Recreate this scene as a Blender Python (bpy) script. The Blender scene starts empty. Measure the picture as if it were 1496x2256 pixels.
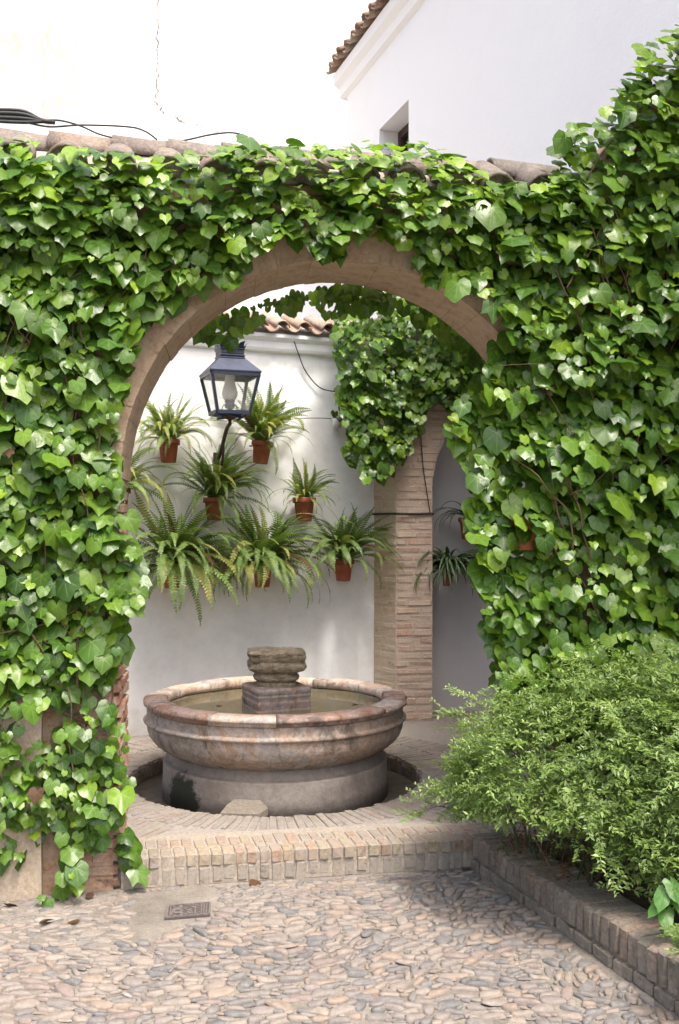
import bpy, bmesh, math, random
import numpy as np
from mathutils import Matrix, Vector, Euler

random.seed(11)
RNG = np.random.default_rng(11)
scene = bpy.context.scene
COL = scene.collection
R = math.radians

# ------------------------------------------------------------------ camera
cam_data = bpy.data.cameras.new("camera")
cam_data.sensor_fit = 'VERTICAL'
cam_data.sensor_height = 36.0
cam_data.sensor_width = 36.0
cam_data.lens = 2200.0 / 2256.0 * 36.0
cam_data.clip_end = 500
cam_data.clip_start = 0.05
cam = bpy.data.objects.new("camera", cam_data)
EYE = 1.65
cam.location = (0, 0, EYE)
cam.rotation_euler = (R(90.573), 0, 0)
COL.objects.link(cam)
scene.camera = cam

# ------------------------------------------------------------------ sky, sun, exposure
SUN_ELEV, SUN_AZ = R(63), R(145)        # azimuth of the direction TO the sun, measured from +Y towards +X
world = bpy.data.worlds.new("World")
scene.world = world
world.use_nodes = True
wn = world.node_tree.nodes
wl = world.node_tree.links
for n in list(wn):
    wn.remove(n)
sky = wn.new("ShaderNodeTexSky")
sky.sky_type = 'NISHITA'
sky.sun_disc = False
sky.sun_elevation = SUN_ELEV
sky.sun_rotation = SUN_AZ
sky.altitude = 10
sky.air_density = 0.9
sky.dust_density = 6.5
sky.ozone_density = 0.3
bg = wn.new("ShaderNodeBackground")
bg.inputs[1].default_value = 0.15
wo = wn.new("ShaderNodeOutputWorld")
wl.new(sky.outputs[0], bg.inputs[0])
wl.new(bg.outputs[0], wo.inputs[0])

sun_data = bpy.data.lights.new("sun", 'SUN')
sun_data.energy = 1.1
sun_data.angle = R(8)
sun_data.color = (1.0, 0.98, 0.94)
sun = bpy.data.objects.new("sun", sun_data)
sun_dir = Vector((math.sin(SUN_AZ) * math.cos(SUN_ELEV), math.cos(SUN_AZ) * math.cos(SUN_ELEV), math.sin(SUN_ELEV)))
sun.rotation_euler = sun_dir.to_track_quat('Z', 'Y').to_euler()
sun.location = sun_dir * 30
COL.objects.link(sun)

vs = scene.view_settings
vs.view_transform = 'Standard'
vs.look = 'None'
vs.exposure = 1.5
vs.gamma = 1.0
vs.use_curve_mapping = False
scene.render.film_transparent = False
scene.cycles.use_denoising = True
scene.cycles.max_bounces = 8
scene.cycles.transparent_max_bounces = 12

# ------------------------------------------------------------------ helpers: projection of the photograph
F = 2200.0
CX, HY = 748.0, 1150.0

def at(px, py, depth):
    """point seen at photograph pixel (px, py) at the given distance"""
    return Vector(((px - CX) / F * depth, depth, EYE - (py - HY) / F * depth))

def ground_pt(px, py, z=0.0):
    d = (EYE - z) * F / (py - HY)
    return Vector(((px - CX) / F * d, d, z))

def to_px(p):
    """p (n,3) -> pixel (n,2)"""
    p = np.asarray(p, float)
    return np.stack([CX + F * p[:, 0] / p[:, 1], HY - F * (p[:, 2] - EYE) / p[:, 1]], 1)

def in_poly(pts, poly):
    pts = np.asarray(pts, float)
    poly = np.asarray(poly, float)
    x, y = pts[:, 0], pts[:, 1]
    inside = np.zeros(len(pts), bool)
    j = len(poly) - 1
    for i in range(len(poly)):
        xi, yi = poly[i]
        xj, yj = poly[j]
        c = ((yi > y) != (yj > y)) & (x < (xj - xi) * (y - yi) / (yj - yi + 1e-12) + xi)
        inside ^= c
        j = i
    return inside

_ph = RNG.uniform(0, 6.283, (40,))
def wob(x, y, z=0.0, f=1.0):
    """cheap smooth noise, about -1..1"""
    return (np.sin(1.9 * f * x + _ph[0] + 1.3 * np.sin(1.1 * f * y + _ph[1])) * np.sin(1.7 * f * y + _ph[2] + 1.1 * np.sin(0.9 * f * z + _ph[3]))
            + 0.6 * np.sin(4.1 * f * x + _ph[4] + 1.7 * f * z) * np.sin(3.7 * f * y + _ph[5] + 1.2 * f * x)
            + 0.4 * np.sin(8.3 * f * x - 2.1 * f * y + _ph[6]) * np.sin(7.7 * f * y + 3.1 * f * z + _ph[7])) / 1.6

# ------------------------------------------------------------------ helpers: objects
def link_obj(name, data, parent=None, matrix=None):
    o = bpy.data.objects.new(name, data)
    COL.objects.link(o)
    if matrix is not None:
        o.matrix_basis = matrix
    if parent is not None:
        o.parent = parent
        o.matrix_parent_inverse = parent.matrix_basis.inverted()
    return o

def thing(name, label, cat, loc=(0, 0, 0), group=None, kind=None):
    o = link_obj(name, None, None, Matrix.Translation(Vector(loc)))
    o.empty_display_size = 0.1
    tag(o, label, cat, group, kind)
    return o

def tag(o, label=None, cat=None, group=None, kind=None):
    if label: o["label"] = label
    if cat: o["category"] = cat
    if group: o["group"] = group
    if kind: o["kind"] = kind
    return o

def mesh(name, verts, faces, mat=None, smooth=False):
    m = bpy.data.meshes.new(name)
    m.from_pydata([tuple(v) for v in verts], [], [tuple(f) for f in faces])
    if mat is not None:
        m.materials.append(mat)
    if smooth:
        m.polygons.foreach_set("use_smooth", [True] * len(m.polygons))
    m.update()
    return m

def fix_normals(m):
    bm = bmesh.new()
    bm.from_mesh(m)
    bmesh.ops.recalc_face_normals(bm, faces=bm.faces)
    bm.to_mesh(m)
    bm.free()
    m.update()
    return m

def obj(name, verts, faces, mat, parent=None, smooth=False, matrix=None, recalc=True):
    m = mesh(name, verts, faces, mat, smooth)
    if recalc:
        fix_normals(m)
    return link_obj(name, m, parent, matrix)

def join_instances(name, templates, which, mats4, mat, attr=None):
    """one mesh from many transformed copies of triangle templates; templates: list of (verts, tris, vein)"""
    vs_, fs_, at_ = [], [], []
    off = 0
    for k, (tv, tf, ta) in enumerate(templates):
        idx = np.nonzero(which == k)[0]
        if len(idx) == 0:
            continue
        M = mats4[idx]
        v = np.einsum('nij,vj->nvi', M[:, :3, :3], tv) + M[:, None, :3, 3]
        n, c = len(idx), len(tv)
        f = tf[None] + (np.arange(n) * c)[:, None, None] + off
        vs_.append(v.reshape(-1, 3)); fs_.append(f.reshape(-1, 3))
        if ta is not None:
            at_.append(np.tile(ta, n))
        off += n * c
    V = np.concatenate(vs_); T = np.concatenate(fs_)
    m = bpy.data.meshes.new(name)
    m.vertices.add(len(V)); m.loops.add(T.size); m.polygons.add(len(T))
    m.vertices.foreach_set("co", V.astype(np.float32).ravel())
    m.loops.foreach_set("vertex_index", T.astype(np.int32).ravel())
    m.polygons.foreach_set("loop_start", np.arange(0, T.size, 3, dtype=np.int32))
    m.polygons.foreach_set("use_smooth", np.ones(len(T), bool))
    m.update(calc_edges=True)
    if at_:
        a = m.attributes.new("vein", 'FLOAT', 'POINT')
        a.data.foreach_set("value", np.concatenate(at_).astype(np.float32))
    m.materials.append(mat)
    return m

def tri_mesh(name, tpl, mat):
    v, f, a = tpl
    m = mesh(name, v, f, mat, True)
    if a is not None:
        at_ = m.attributes.new("vein", 'FLOAT', 'POINT')
        at_.data.foreach_set("value", a.astype(np.float32))
    return m

def box_vf(x0, x1, y0, y1, z0, z1):
    v = [(x0, y0, z0), (x1, y0, z0), (x1, y1, z0), (x0, y1, z0), (x0, y0, z1), (x1, y0, z1), (x1, y1, z1), (x0, y1, z1)]
    f = [(0, 3, 2, 1), (4, 5, 6, 7), (0, 1, 5, 4), (1, 2, 6, 5), (2, 3, 7, 6), (3, 0, 4, 7)]
    return v, f

def prism_vf(poly, z0, z1):
    n = len(poly)
    v = [(p[0], p[1], z0) for p in poly] + [(p[0], p[1], z1) for p in poly]
    f = [tuple(range(n))[::-1], tuple(range(n, 2 * n))]
    for i in range(n):
        j = (i + 1) % n
        f.append((i, j, n + j, n + i))
    return v, f

def merge_vf(parts):
    V, Fa = [], []
    for v, f in parts:
        o = len(V)
        V += [tuple(p) for p in v]
        Fa += [tuple(i + o for i in q) for q in f]
    return V, Fa

def tube_vf(pts, r, segs=6, r_end=None):
    pts = [Vector(p) for p in pts]
    n = len(pts)
    V, Fa = [], []
    up = Vector((0.13, 0.31, 0.94))
    for i, p in enumerate(pts):
        d = (pts[min(i + 1, n - 1)] - pts[max(i - 1, 0)]).normalized()
        a = d.cross(up)
        if a.length < 1e-4:
            a = d.cross(Vector((1, 0, 0)))
        a.normalize()
        b = d.cross(a)
        rr = r if r_end is None else r + (r_end - r) * i / (n - 1)
        for k in range(segs):
            t = 2 * math.pi * k / segs
            V.append(p + (a * math.cos(t) + b * math.sin(t)) * rr)
    for i in range(n - 1):
        for k in range(segs):
            k2 = (k + 1) % segs
            Fa.append((i * segs + k, i * segs + k2, (i + 1) * segs + k2, (i + 1) * segs + k))
    Fa.append(tuple(range(segs))[::-1])
    Fa.append(tuple(range((n - 1) * segs, n * segs)))
    return V, Fa

def smooth_path(pts, n=24):
    """Catmull-Rom through the points"""
    pts = [Vector(p) for p in pts]
    P = [pts[0] * 2 - pts[1]] + pts + [pts[-1] * 2 - pts[-2]]
    out = []
    k = len(pts) - 1
    for i in range(n + 1):
        t = i / n * k
        s = min(int(t), k - 1)
        u = t - s
        a, b, c, d = P[s], P[s + 1], P[s + 2], P[s + 3]
        out.append(0.5 * ((2 * b) + (c - a) * u + (2 * a - 5 * b + 4 * c - d) * u * u + (3 * b - a - 3 * c + d) * u ** 3))
    return out

def lathe_vf(profile, segs=64, a0=0.0, a1=None, closed_profile=False, jit=0.0, jf=6.0, cx=0.0, cy=0.0):
    full = a1 is None
    if full:
        a1 = a0 + 2 * math.pi
    n = len(profile)
    m = segs if full else segs + 1
    V, Fa = [], []
    for i in range(m):
        t = a0 + (a1 - a0) * i / segs
        for (r, z) in profile:
            x, y = r * math.cos(t), r * math.sin(t)
            d = jit * float(wob(x * jf, y * jf, z * jf)) if jit else 0.0
            rr = r + d
            V.append((cx + rr * math.cos(t), cy + rr * math.sin(t), z + 0.5 * d))
    pn = n if closed_profile else n - 1
    for i in range(segs):
        i2 = (i + 1) % m if full else i + 1
        for k in range(pn):
            k2 = (k + 1) % n
            Fa.append((i * n + k, i2 * n + k, i2 * n + k2, i * n + k2))
    if closed_profile and not full:
        Fa.append(tuple(range(n)))
        Fa.append(tuple(range((m - 1) * n, m * n)))
    return V, Fa

# ------------------------------------------------------------------ helpers: materials
class NT:
    def __init__(self, name):
        self.m = bpy.data.materials.new(name)
        self.m.use_nodes = True
        self.t = self.m.node_tree
        self.bsdf = self.t.nodes["Principled BSDF"]
        self.out = self.t.nodes["Material Output"]
    def n(self, typ, **kw):
        x = self.t.nodes.new(typ)
        for k, v in kw.items():
            setattr(x, k, v)
        return x
    def l(self, a, b):
        self.t.links.new(a, b)
    def pos(self):
        return self.n("ShaderNodeNewGeometry").outputs["Position"]
    def mapped(self, vec, scale=(1, 1, 1), rot=(0, 0, 0), loc=(0, 0, 0)):
        mp = self.n("ShaderNodeMapping")
        mp.inputs["Scale"].default_value = scale
        mp.inputs["Rotation"].default_value = rot
        mp.inputs["Location"].default_value = loc
        self.l(vec, mp.inputs[0])
        return mp.outputs[0]
    def noise(self, vec, scale, detail=4, rough=0.6, dist=0.0):
        x = self.n("ShaderNodeTexNoise")
        x.inputs["Scale"].default_value = scale
        x.inputs["Detail"].default_value = detail
        x.inputs["Roughness"].default_value = rough
        x.inputs["Distortion"].default_value = dist
        self.l(vec, x.inputs["Vector"])
        return x.outputs[0]
    def ramp(self, fac, stops, mode='LINEAR'):
        x = self.n("ShaderNodeValToRGB")
        x.color_ramp.interpolation = mode
        e = x.color_ramp.elements
        while len(e) < len(stops):
            e.new(0.5)
        for k, (p, c) in enumerate(stops):
            e[k].position = p
            if not hasattr(c, '__len__'):
                c = (c, c, c)
            e[k].color = (*c, 1)
        self.l(fac, x.inputs[0])
        return x.outputs[0]
    def mix(self, fac, a, b, blend='MIX'):
        x = self.n("ShaderNodeMix", data_type='RGBA', blend_type=blend)
        for s, v in ((x.inputs[0], fac), (x.inputs[6], a), (x.inputs[7], b)):
            if isinstance(v, (int, float)):
                s.default_value = v
            elif isinstance(v, tuple):
                s.default_value = (*v, 1) if len(v) == 3 else v
            else:
                self.l(v, s)
        return x.outputs[2]
    def math(self, op, a, b=0.0):
        x = self.n("ShaderNodeMath", operation=op)
        for s, v in ((x.inputs[0], a), (x.inputs[1], b)):
            if isinstance(v, (int, float)):
                s.default_value = v
            else:
                self.l(v, s)
        return x.outputs[0]
    def rnd(self):
        """0..1 per piece: per object and per island"""
        a = self.n("ShaderNodeObjectInfo").outputs["Random"]
        b = self.n("ShaderNodeNewGeometry").outputs["Random Per Island"]
        return self.math('FRACT', self.math('ADD', a, b))
    def bump(self, h, strength, dist=0.01):
        x = self.n("ShaderNodeBump")
        x.inputs["Strength"].default_value = strength
        x.inputs["Distance"].default_value = dist
        self.l(h, x.inputs["Height"])
        self.l(x.outputs[0], self.bsdf.inputs["Normal"])
        return x.outputs[0]
    def base(self, c):
        if isinstance(c, tuple):
            self.bsdf.inputs["Base Color"].default_value = (*c, 1)
        else:
            self.l(c, self.bsdf.inputs["Base Color"])
    def rough(self, v):
        if isinstance(v, (int, float)):
            self.bsdf.inputs["Roughness"].default_value = v
        else:
            self.l(v, self.bsdf.inputs["Roughness"])

def brick_mat(name, cols, mortar=(0.36, 0.31, 0.26), smear=0.45, dark=0.6, rough=0.9, fine=60, moss=None, bump=0.7):
    t = NT(name)
    p = t.pos()
    k = len(cols)
    c = t.ramp(t.rnd(), [((i + 0.5) / k, c) for i, c in enumerate(cols)])
    n1 = t.noise(p, fine, 5, 0.7)
    c = t.mix(0.75, c, t.ramp(n1, [(0.36, dark), (0.62, 1.15)]), 'MULTIPLY')
    n2 = t.noise(p, 14, 5, 0.75)
    c = t.mix(t.ramp(n2, [(0.62 - 0.3 * smear, 0.0), (0.75 - 0.2 * smear, 0.85)]), c, mortar)
    if moss:
        n3 = t.noise(p, 6, 4, 0.6)
        c = t.mix(t.ramp(n3, [(0.55, 0.0), (0.72, 0.75)]), c, moss)
    t.base(c)
    t.rough(rough)
    t.bsdf.inputs["Specular IOR Level"].default_value = 0.2
    h = t.mix(0.5, t.noise(p, 110, 4, 0.7), n2)
    t.bump(h, bump, 0.008)
    return t.m

def plaster_mat(name, base=(0.80, 0.80, 0.78), stain=(0.55, 0.52, 0.46), amount=0.25, streak=True, flake=0.0, damp_and_shade=None):
    t = NT(name)
    p = t.pos()
    n1 = t.noise(p, 1.6, 6, 0.65)
    c = t.mix(t.ramp(n1, [(0.5, 0.0), (0.85, amount)]), base, stain)
    if streak:
        n2 = t.noise(t.mapped(p, (7, 7, 0.6)), 1.5, 5, 0.7)
        c = t.mix(t.ramp(n2, [(0.58, 0.0), (0.8, amount * 0.8)]), c, stain)
    if flake:
        n3 = t.noise(p, 3.2, 8, 0.75, 0.6)
        c = t.mix(t.ramp(n3, [(0.60 - 0.1 * flake, 0.0), (0.64 - 0.1 * flake, flake)]), c, (0.48, 0.43, 0.37))
    if damp_and_shade is not None:      # grime splashed up from the floor, with its own ragged edge
        sx = t.n("ShaderNodeSeparateXYZ"); t.l(p, sx.inputs[0])
        hh_ = t.math('ADD', sx.outputs[2], t.math('MULTIPLY', t.noise(p, 5, 6, 0.7), 0.5))
        c = t.mix(t.ramp(hh_, [(damp_and_shade + 0.18, 0.55), (damp_and_shade + 0.42, 0.0)]), c, (0.40, 0.36, 0.29))
        c = t.mix(0.5, c, t.ramp(t.noise(p, 9, 6, 0.7), [(0.3, 0.82), (0.6, 1.04)]), 'MULTIPLY')
    t.base(c)
    t.rough(0.85)
    t.bsdf.inputs["Specular IOR Level"].default_value = 0.2
    h = t.mix(0.35, t.noise(p, 5, 4, 0.6), t.noise(p, 60, 4, 0.6))
    t.bump(h, 0.35, 0.012)
    return t.m

def leaf_mat(name, cols, vein=(0.24, 0.34, 0.10), rough=0.3, transl=0.3, veinfac=0.6, spec=0.5, coat=0.0):
    t = NT(name)
    k = len(cols)
    r = t.rnd()
    c = t.ramp(r, [((i + 0.5) / k, c) for i, c in enumerate(cols)])
    p = t.pos()
    c = t.mix(0.5, c, t.ramp(t.noise(p, 55, 3, 0.6), [(0.35, 0.72), (0.65, 1.2)]), 'MULTIPLY')
    if veinfac:
        a = t.n("ShaderNodeAttribute", attribute_name="vein").outputs["Fac"]
        c = t.mix(t.ramp(a, [(0.72, 0.0), (0.98, veinfac)]), c, vein)
    t.base(c)
    rr = t.math('ADD', t.math('MULTIPLY', t.noise(p, 30, 3), 0.25), rough - 0.1)
    t.rough(rr)
    t.bsdf.inputs["Specular IOR Level"].default_value = spec
    tr = t.n("ShaderNodeBsdfTranslucent")
    tc = t.mix(1.0, c, (1.35, 1.55, 0.55), 'MULTIPLY')
    t.l(tc, tr.inputs[0])
    ms = t.n("ShaderNodeMixShader")
    ms.inputs[0].default_value = transl
    t.l(t.bsdf.outputs[0], ms.inputs[1])
    t.l(tr.outputs[0], ms.inputs[2])
    t.l(ms.outputs[0], t.out.inputs[0])
    t.bump(t.noise(p, 70, 3, 0.5), 0.25, 0.004)
    return t.m

def plain_mat(name, c, rough=0.6, metal=0.0, var=0.25, scale=40, spec=0.4, bump=0.3):
    t = NT(name)
    p = t.pos()
    cc = t.mix(1.0, c, t.ramp(t.noise(p, scale, 5, 0.65), [(0.3, 1 - var), (0.7, 1 + var)]), 'MULTIPLY')
    t.base(cc)
    t.rough(rough)
    t.bsdf.inputs["Metallic"].default_value = metal
    t.bsdf.inputs["Specular IOR Level"].default_value = spec
    if bump:
        t.bump(t.noise(p, scale * 2, 4, 0.6), bump, 0.004)
    return t.m

M = {}
M['plaster'] = plaster_mat("white_plaster", (0.86, 0.865, 0.855), (0.64, 0.62, 0.57), 0.22, damp_and_shade=0.14)
M['plaster_far'] = plaster_mat("white_plaster_building", (0.88, 0.875, 0.86), (0.68, 0.64, 0.58), 0.14, True)
M['plaster_flaking'] = plaster_mat("flaking_white_plaster", (0.66, 0.65, 0.64), (0.36, 0.34, 0.33), 0.6, True, 0.8)
M['shade_grey_plaster'] = plaster_mat("shade_grey_plaster", (0.54, 0.53, 0.53), (0.38, 0.34, 0.31), 0.3)  # white plaster greyed, the niche's shade put into its colour
M['pier_brick'] = brick_mat("pier_brick", [(0.361, 0.213, 0.131), (0.328, 0.139, 0.082), (0.369, 0.262, 0.180), (0.295, 0.180, 0.123)], (0.344, 0.279, 0.221), 0.65, dark=0.45)
M['pillar_brick'] = brick_mat("pillar_brick", [(0.54, 0.41, 0.325), (0.52, 0.35, 0.265), (0.56, 0.44, 0.345), (0.51, 0.39, 0.315), (0.48, 0.25, 0.165)], (0.54, 0.44, 0.35), 0.9, dark=0.75, bump=1.0)
M['pillar_side_brick'] = brick_mat("pillar_side_brick", [(0.56, 0.46, 0.31), (0.53, 0.42, 0.28), (0.58, 0.49, 0.34), (0.48, 0.30, 0.19)], (0.54, 0.47, 0.35), 0.95, moss=(0.22, 0.19, 0.07))
M['arch_brick'] = brick_mat("arch_brick", [(0.385, 0.28, 0.19), (0.39, 0.285, 0.195), (0.375, 0.27, 0.185)], (0.45, 0.345, 0.25), 0.85, dark=0.55, fine=40, bump=1.0)
M['pillar_mortar'] = brick_mat("pillar_mortar", [(0.54, 0.44, 0.35), (0.54, 0.44, 0.35)], (0.50, 0.40, 0.31), 0.6, dark=0.8, bump=1.0)
M['mortar'] = brick_mat("mortar", [(0.38, 0.33, 0.27), (0.40, 0.34, 0.28)], (0.32, 0.275, 0.23), 0.5, moss=(0.25, 0.22, 0.16), bump=1.0)
M['core'] = brick_mat("wall_core", [(0.36, 0.24, 0.16), (0.36, 0.24, 0.16)], (0.40, 0.32, 0.25), 0.5)
M['step_brick'] = brick_mat("step_brick", [(0.351, 0.284, 0.184), (0.333, 0.221, 0.158), (0.306, 0.257, 0.207), (0.369, 0.306, 0.198), (0.315, 0.243, 0.194), (0.342, 0.234, 0.162)], (0.306, 0.275, 0.234), 0.7, dark=0.5)
M['riser_brick'] = brick_mat("riser_brick", [(0.34, 0.29, 0.235), (0.30, 0.26, 0.215), (0.37, 0.295, 0.215), (0.28, 0.245, 0.205)], (0.31, 0.275, 0.235), 0.85, dark=0.45, bump=1.0)
M['floor_brick'] = brick_mat("floor_brick", [(0.294, 0.248, 0.210), (0.269, 0.223, 0.189), (0.319, 0.269, 0.223), (0.294, 0.218, 0.176), (0.252, 0.218, 0.193)], (0.302, 0.277, 0.239), 0.75, dark=0.5, moss=(0.218, 0.206, 0.126))
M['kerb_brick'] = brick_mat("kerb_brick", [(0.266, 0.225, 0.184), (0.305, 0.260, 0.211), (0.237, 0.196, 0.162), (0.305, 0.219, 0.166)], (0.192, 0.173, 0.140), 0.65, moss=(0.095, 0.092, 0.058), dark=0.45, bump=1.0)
M['tile'] = brick_mat("roof_tile", [(0.42, 0.28, 0.19), (0.46, 0.33, 0.24), (0.38, 0.24, 0.17), (0.45, 0.36, 0.28)], (0.34, 0.29, 0.24), 0.5, moss=(0.20, 0.18, 0.13))
M['lichen_tile'] = brick_mat("lichen_tile", [(0.25, 0.215, 0.185), (0.29, 0.24, 0.20), (0.23, 0.19, 0.165), (0.30, 0.22, 0.17)], (0.17, 0.155, 0.135), 0.6, moss=(0.33, 0.30, 0.25), dark=0.45, bump=1.0)
M['terracotta'] = plain_mat("terracotta", (0.33, 0.10, 0.055), 0.75, 0, 0.25, 18, 0.3)
M['damp_and_shade'] = plain_mat("pit_floor_shade", (0.085, 0.07, 0.055), 0.7, 0, 0.45, 16, 0.35, 0.7)  # shade of a deeper pit, put into the floor colour
M['soil'] = plain_mat("soil", (0.075, 0.055, 0.038), 0.95, 0, 0.5, 30, 0.2, 0.9)
M['iron'] = plain_mat("lantern_iron", (0.035, 0.045, 0.075), 0.42, 0.3, 0.2, 30, 0.5, 0.1)
M['rust'] = plain_mat("rusty_iron", (0.07, 0.045, 0.035), 0.7, 0.2, 0.4, 60, 0.3, 0.4)
M['cable'] = plain_mat("cable_rubber", (0.022, 0.024, 0.026), 0.55, 0, 0.2, 60, 0.4, 0.1)
M['white_pot'] = plain_mat("white_pot_glaze", (0.6, 0.6, 0.56), 0.5, 0, 0.12, 20)
M['dead'] = leaf_mat("dead_leaf", [(0.085, 0.042, 0.02), (0.12, 0.062, 0.03), (0.06, 0.034, 0.02)], (0.13, 0.07, 0.035), 0.6, 0.15, 0.4, 0.2)
M['stem'] = plain_mat("ivy_stem", (0.13, 0.085, 0.055), 0.85, 0, 0.4, 60, 0.2, 0.6)
M['ivy'] = leaf_mat("ivy_leaf", [(0.040, 0.101, 0.011), (0.088, 0.178, 0.016), (0.061, 0.140, 0.013), (0.148, 0.250, 0.021), (0.028, 0.075, 0.009), (0.113, 0.209, 0.019), (0.051, 0.120, 0.017)], (0.245, 0.376, 0.100), rough=0.31, transl=0.18, spec=0.4, veinfac=0.36)
M['ivy_young'] = leaf_mat("young_ivy_leaf", [(0.190, 0.320, 0.018), (0.235, 0.365, 0.022), (0.145, 0.260, 0.018)], (0.32, 0.42, 0.12), 0.32, 0.32)
M['fern'] = leaf_mat("fern_frond", [(0.13, 0.21, 0.05), (0.17, 0.25, 0.07), (0.095, 0.17, 0.045), (0.20, 0.26, 0.075)], rough=0.45, transl=0.28, veinfac=0.0, spec=0.35)
M['fern_yellow'] = leaf_mat("yellowing_fern_frond", [(0.26, 0.31, 0.08), (0.32, 0.34, 0.09), (0.20, 0.27, 0.07), (0.36, 0.30, 0.09)], rough=0.5, transl=0.3, veinfac=0.0, spec=0.3)
M['spider'] = leaf_mat("spider_plant_leaf", [(0.05, 0.10, 0.04), (0.07, 0.13, 0.05)], (0.35, 0.38, 0.22), 0.4, 0.2, 0.8)
M['shrub'] = leaf_mat("shrub_leaf", [(0.150, 0.235, 0.060), (0.215, 0.310, 0.080), (0.115, 0.185, 0.052), (0.265, 0.350, 0.105)], rough=0.34, transl=0.25, veinfac=0.0, spec=0.45)
M['broadleaf'] = leaf_mat("broad_leaf", [(0.08, 0.20, 0.04), (0.10, 0.24, 0.05)], rough=0.35)
# ------------------------------------------------------------------ frames of the place
TH = R(10)
FT = Vector((math.cos(TH), math.sin(TH), 0)); FN = Vector((math.sin(TH), -math.cos(TH), 0))
W0 = Vector((-0.07, 4.66, 0))
FE = Vector((-0.05, 0.45, 0))                    # through the wall
def front(u, z, d=0.0):
    """u along the arch wall, z up, d out towards the viewer"""
    p = W0 + FT * u + FN * d
    return Vector((p.x, p.y, z))
UC, AR, ZS = 0.10, 1.03, 1.85                    # arch centre, radius, springing
STEP_Z = 0.138

GH = math.atan(0.43)
GT = Vector((math.cos(GH), math.sin(GH), 0)); GN = Vector((math.sin(GH), -math.cos(GH), 0))
G0 = Vector((0, 7.735, 0))
def fernwall(u, z, d=0.0):
    p = G0 + GT * u + GN * d
    return Vector((p.x, p.y, z))
def fern_px(px, py, off=0.0):
    r = (px - CX) / F
    y0 = 7.735 - off / math.cos(GH)
    y = y0 / (1 - 0.43 * r)
    return Vector((r * y, y, EYE - (py - HY) / F * y))

# ------------------------------------------------------------------ brick meshes shared by all masonry
def make_brick_mesh(seed, mat, bev=0.085, jit=0.038):
    rr = random.Random(seed)
    bm = bmesh.new()
    bmesh.ops.create_cube(bm, size=1.0)
    bmesh.ops.bevel(bm, geom=bm.edges[:], offset=bev, segments=1, affect='EDGES')
    for v in bm.verts:
        v.co += Vector((rr.uniform(-jit, jit), rr.uniform(-jit, jit), rr.uniform(-jit, jit)))
    bmesh.ops.triangulate(bm, faces=bm.faces[:])
    m = bpy.data.meshes.new("brick")
    bm.to_mesh(m)
    bm.free()
    m.materials.append(mat)
    return m
_brick_cache = {}
def brick_meshes(key):
    if key not in _brick_cache:
        _brick_cache[key] = [make_brick_mesh(s * 7 + len(key), M[key]) for s in range(6)]
    return _brick_cache[key]

def brick(parent, key, centre, ax, ay, size, tilt=0.01, name="brick"):
    """box of size (sx, sy, sz) with local x = ax, local y = ay, z up"""
    ax = Vector(ax).normalized(); ay = Vector(ay).normalized()
    rot = Matrix((ax, ay, ax.cross(ay))).transposed().to_4x4()
    rot = rot @ Euler([random.gauss(0, tilt) for _ in range(3)]).to_matrix().to_4x4()
    mtx = Matrix.Translation(Vector(centre)) @ rot @ Matrix.Diagonal((*size, 1))
    return link_obj(name, random.choice(brick_meshes(key)), parent, mtx)

# ------------------------------------------------------------------ ground of river cobbles
def cobble_ground_mat():
    t = NT("cobble_mortar")
    p = t.pos()
    n1 = t.noise(p, 3, 5, 0.65)
    c = t.ramp(n1, [(0.36, (0.17, 0.15, 0.127)), (0.52, (0.25, 0.223, 0.19)), (0.68, (0.31, 0.28, 0.242))])
    c = t.mix(0.6, c, t.ramp(t.noise(p, 90, 6, 0.75), [(0.36, 0.55), (0.62, 1.15)]), 'MULTIPLY')
    t.base(c)
    t.rough(0.92)
    t.bsdf.inputs["Specular IOR Level"].default_value = 0.2
    t.bump(t.mix(0.5, t.noise(p, 150, 4, 0.7), t.noise(p, 18, 5, 0.6)), 0.8, 0.01)
    return t.m
M['ground'] = cobble_ground_mat()

def stone_mat():
    t = NT("river_stone")
    p = t.pos()
    c = t.ramp(t.rnd(), [(0.00, (0.242, 0.205, 0.175)), (0.12, (0.184, 0.167, 0.154)), (0.24, (0.259, 0.205, 0.162)), (0.34, (0.220, 0.191, 0.172)),
                         (0.46, (0.137, 0.135, 0.134)), (0.54, (0.251, 0.217, 0.187)), (0.68, (0.169, 0.160, 0.154)), (0.78, (0.274, 0.230, 0.190)),
                         (0.87, (0.221, 0.177, 0.157)), (0.978, (0.311, 0.292, 0.264)), (0.985, (0.204, 0.184, 0.167))], 'CONSTANT')
    c = t.mix(0.65, c, t.ramp(t.noise(p, 34, 6, 0.75), [(0.36, 0.6), (0.64, 1.2)]), 'MULTIPLY')
    c = t.mix(t.ramp(t.noise(p, 45, 5, 0.75), [(0.50, 0.0), (0.62, 0.6)]), c, (0.25, 0.222, 0.19))
    t.base(c)
    t.rough(0.75)
    t.bsdf.inputs["Specular IOR Level"].default_value = 0.35
    t.bump(t.noise(p, 130, 4, 0.65), 0.35, 0.004)
    return t.m
M['stone'] = stone_mat()

ground = obj("cobbled_ground", [(-40, -20, 0), (40, -20, 0), (40, 60, 0), (-40, 60, 0)], [(0, 1, 2, 3)], M['ground'])
tag(ground, "pale mortar ground set with tan, pink and grey river cobbles", None, None, "structure")

KA = Vector((0.64, 4.78, 0)); KD = Vector((0.3282, -0.9446, 0)); KN = Vector((-0.9446, -0.3282, 0))  # kerb line and its outward side

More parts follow.
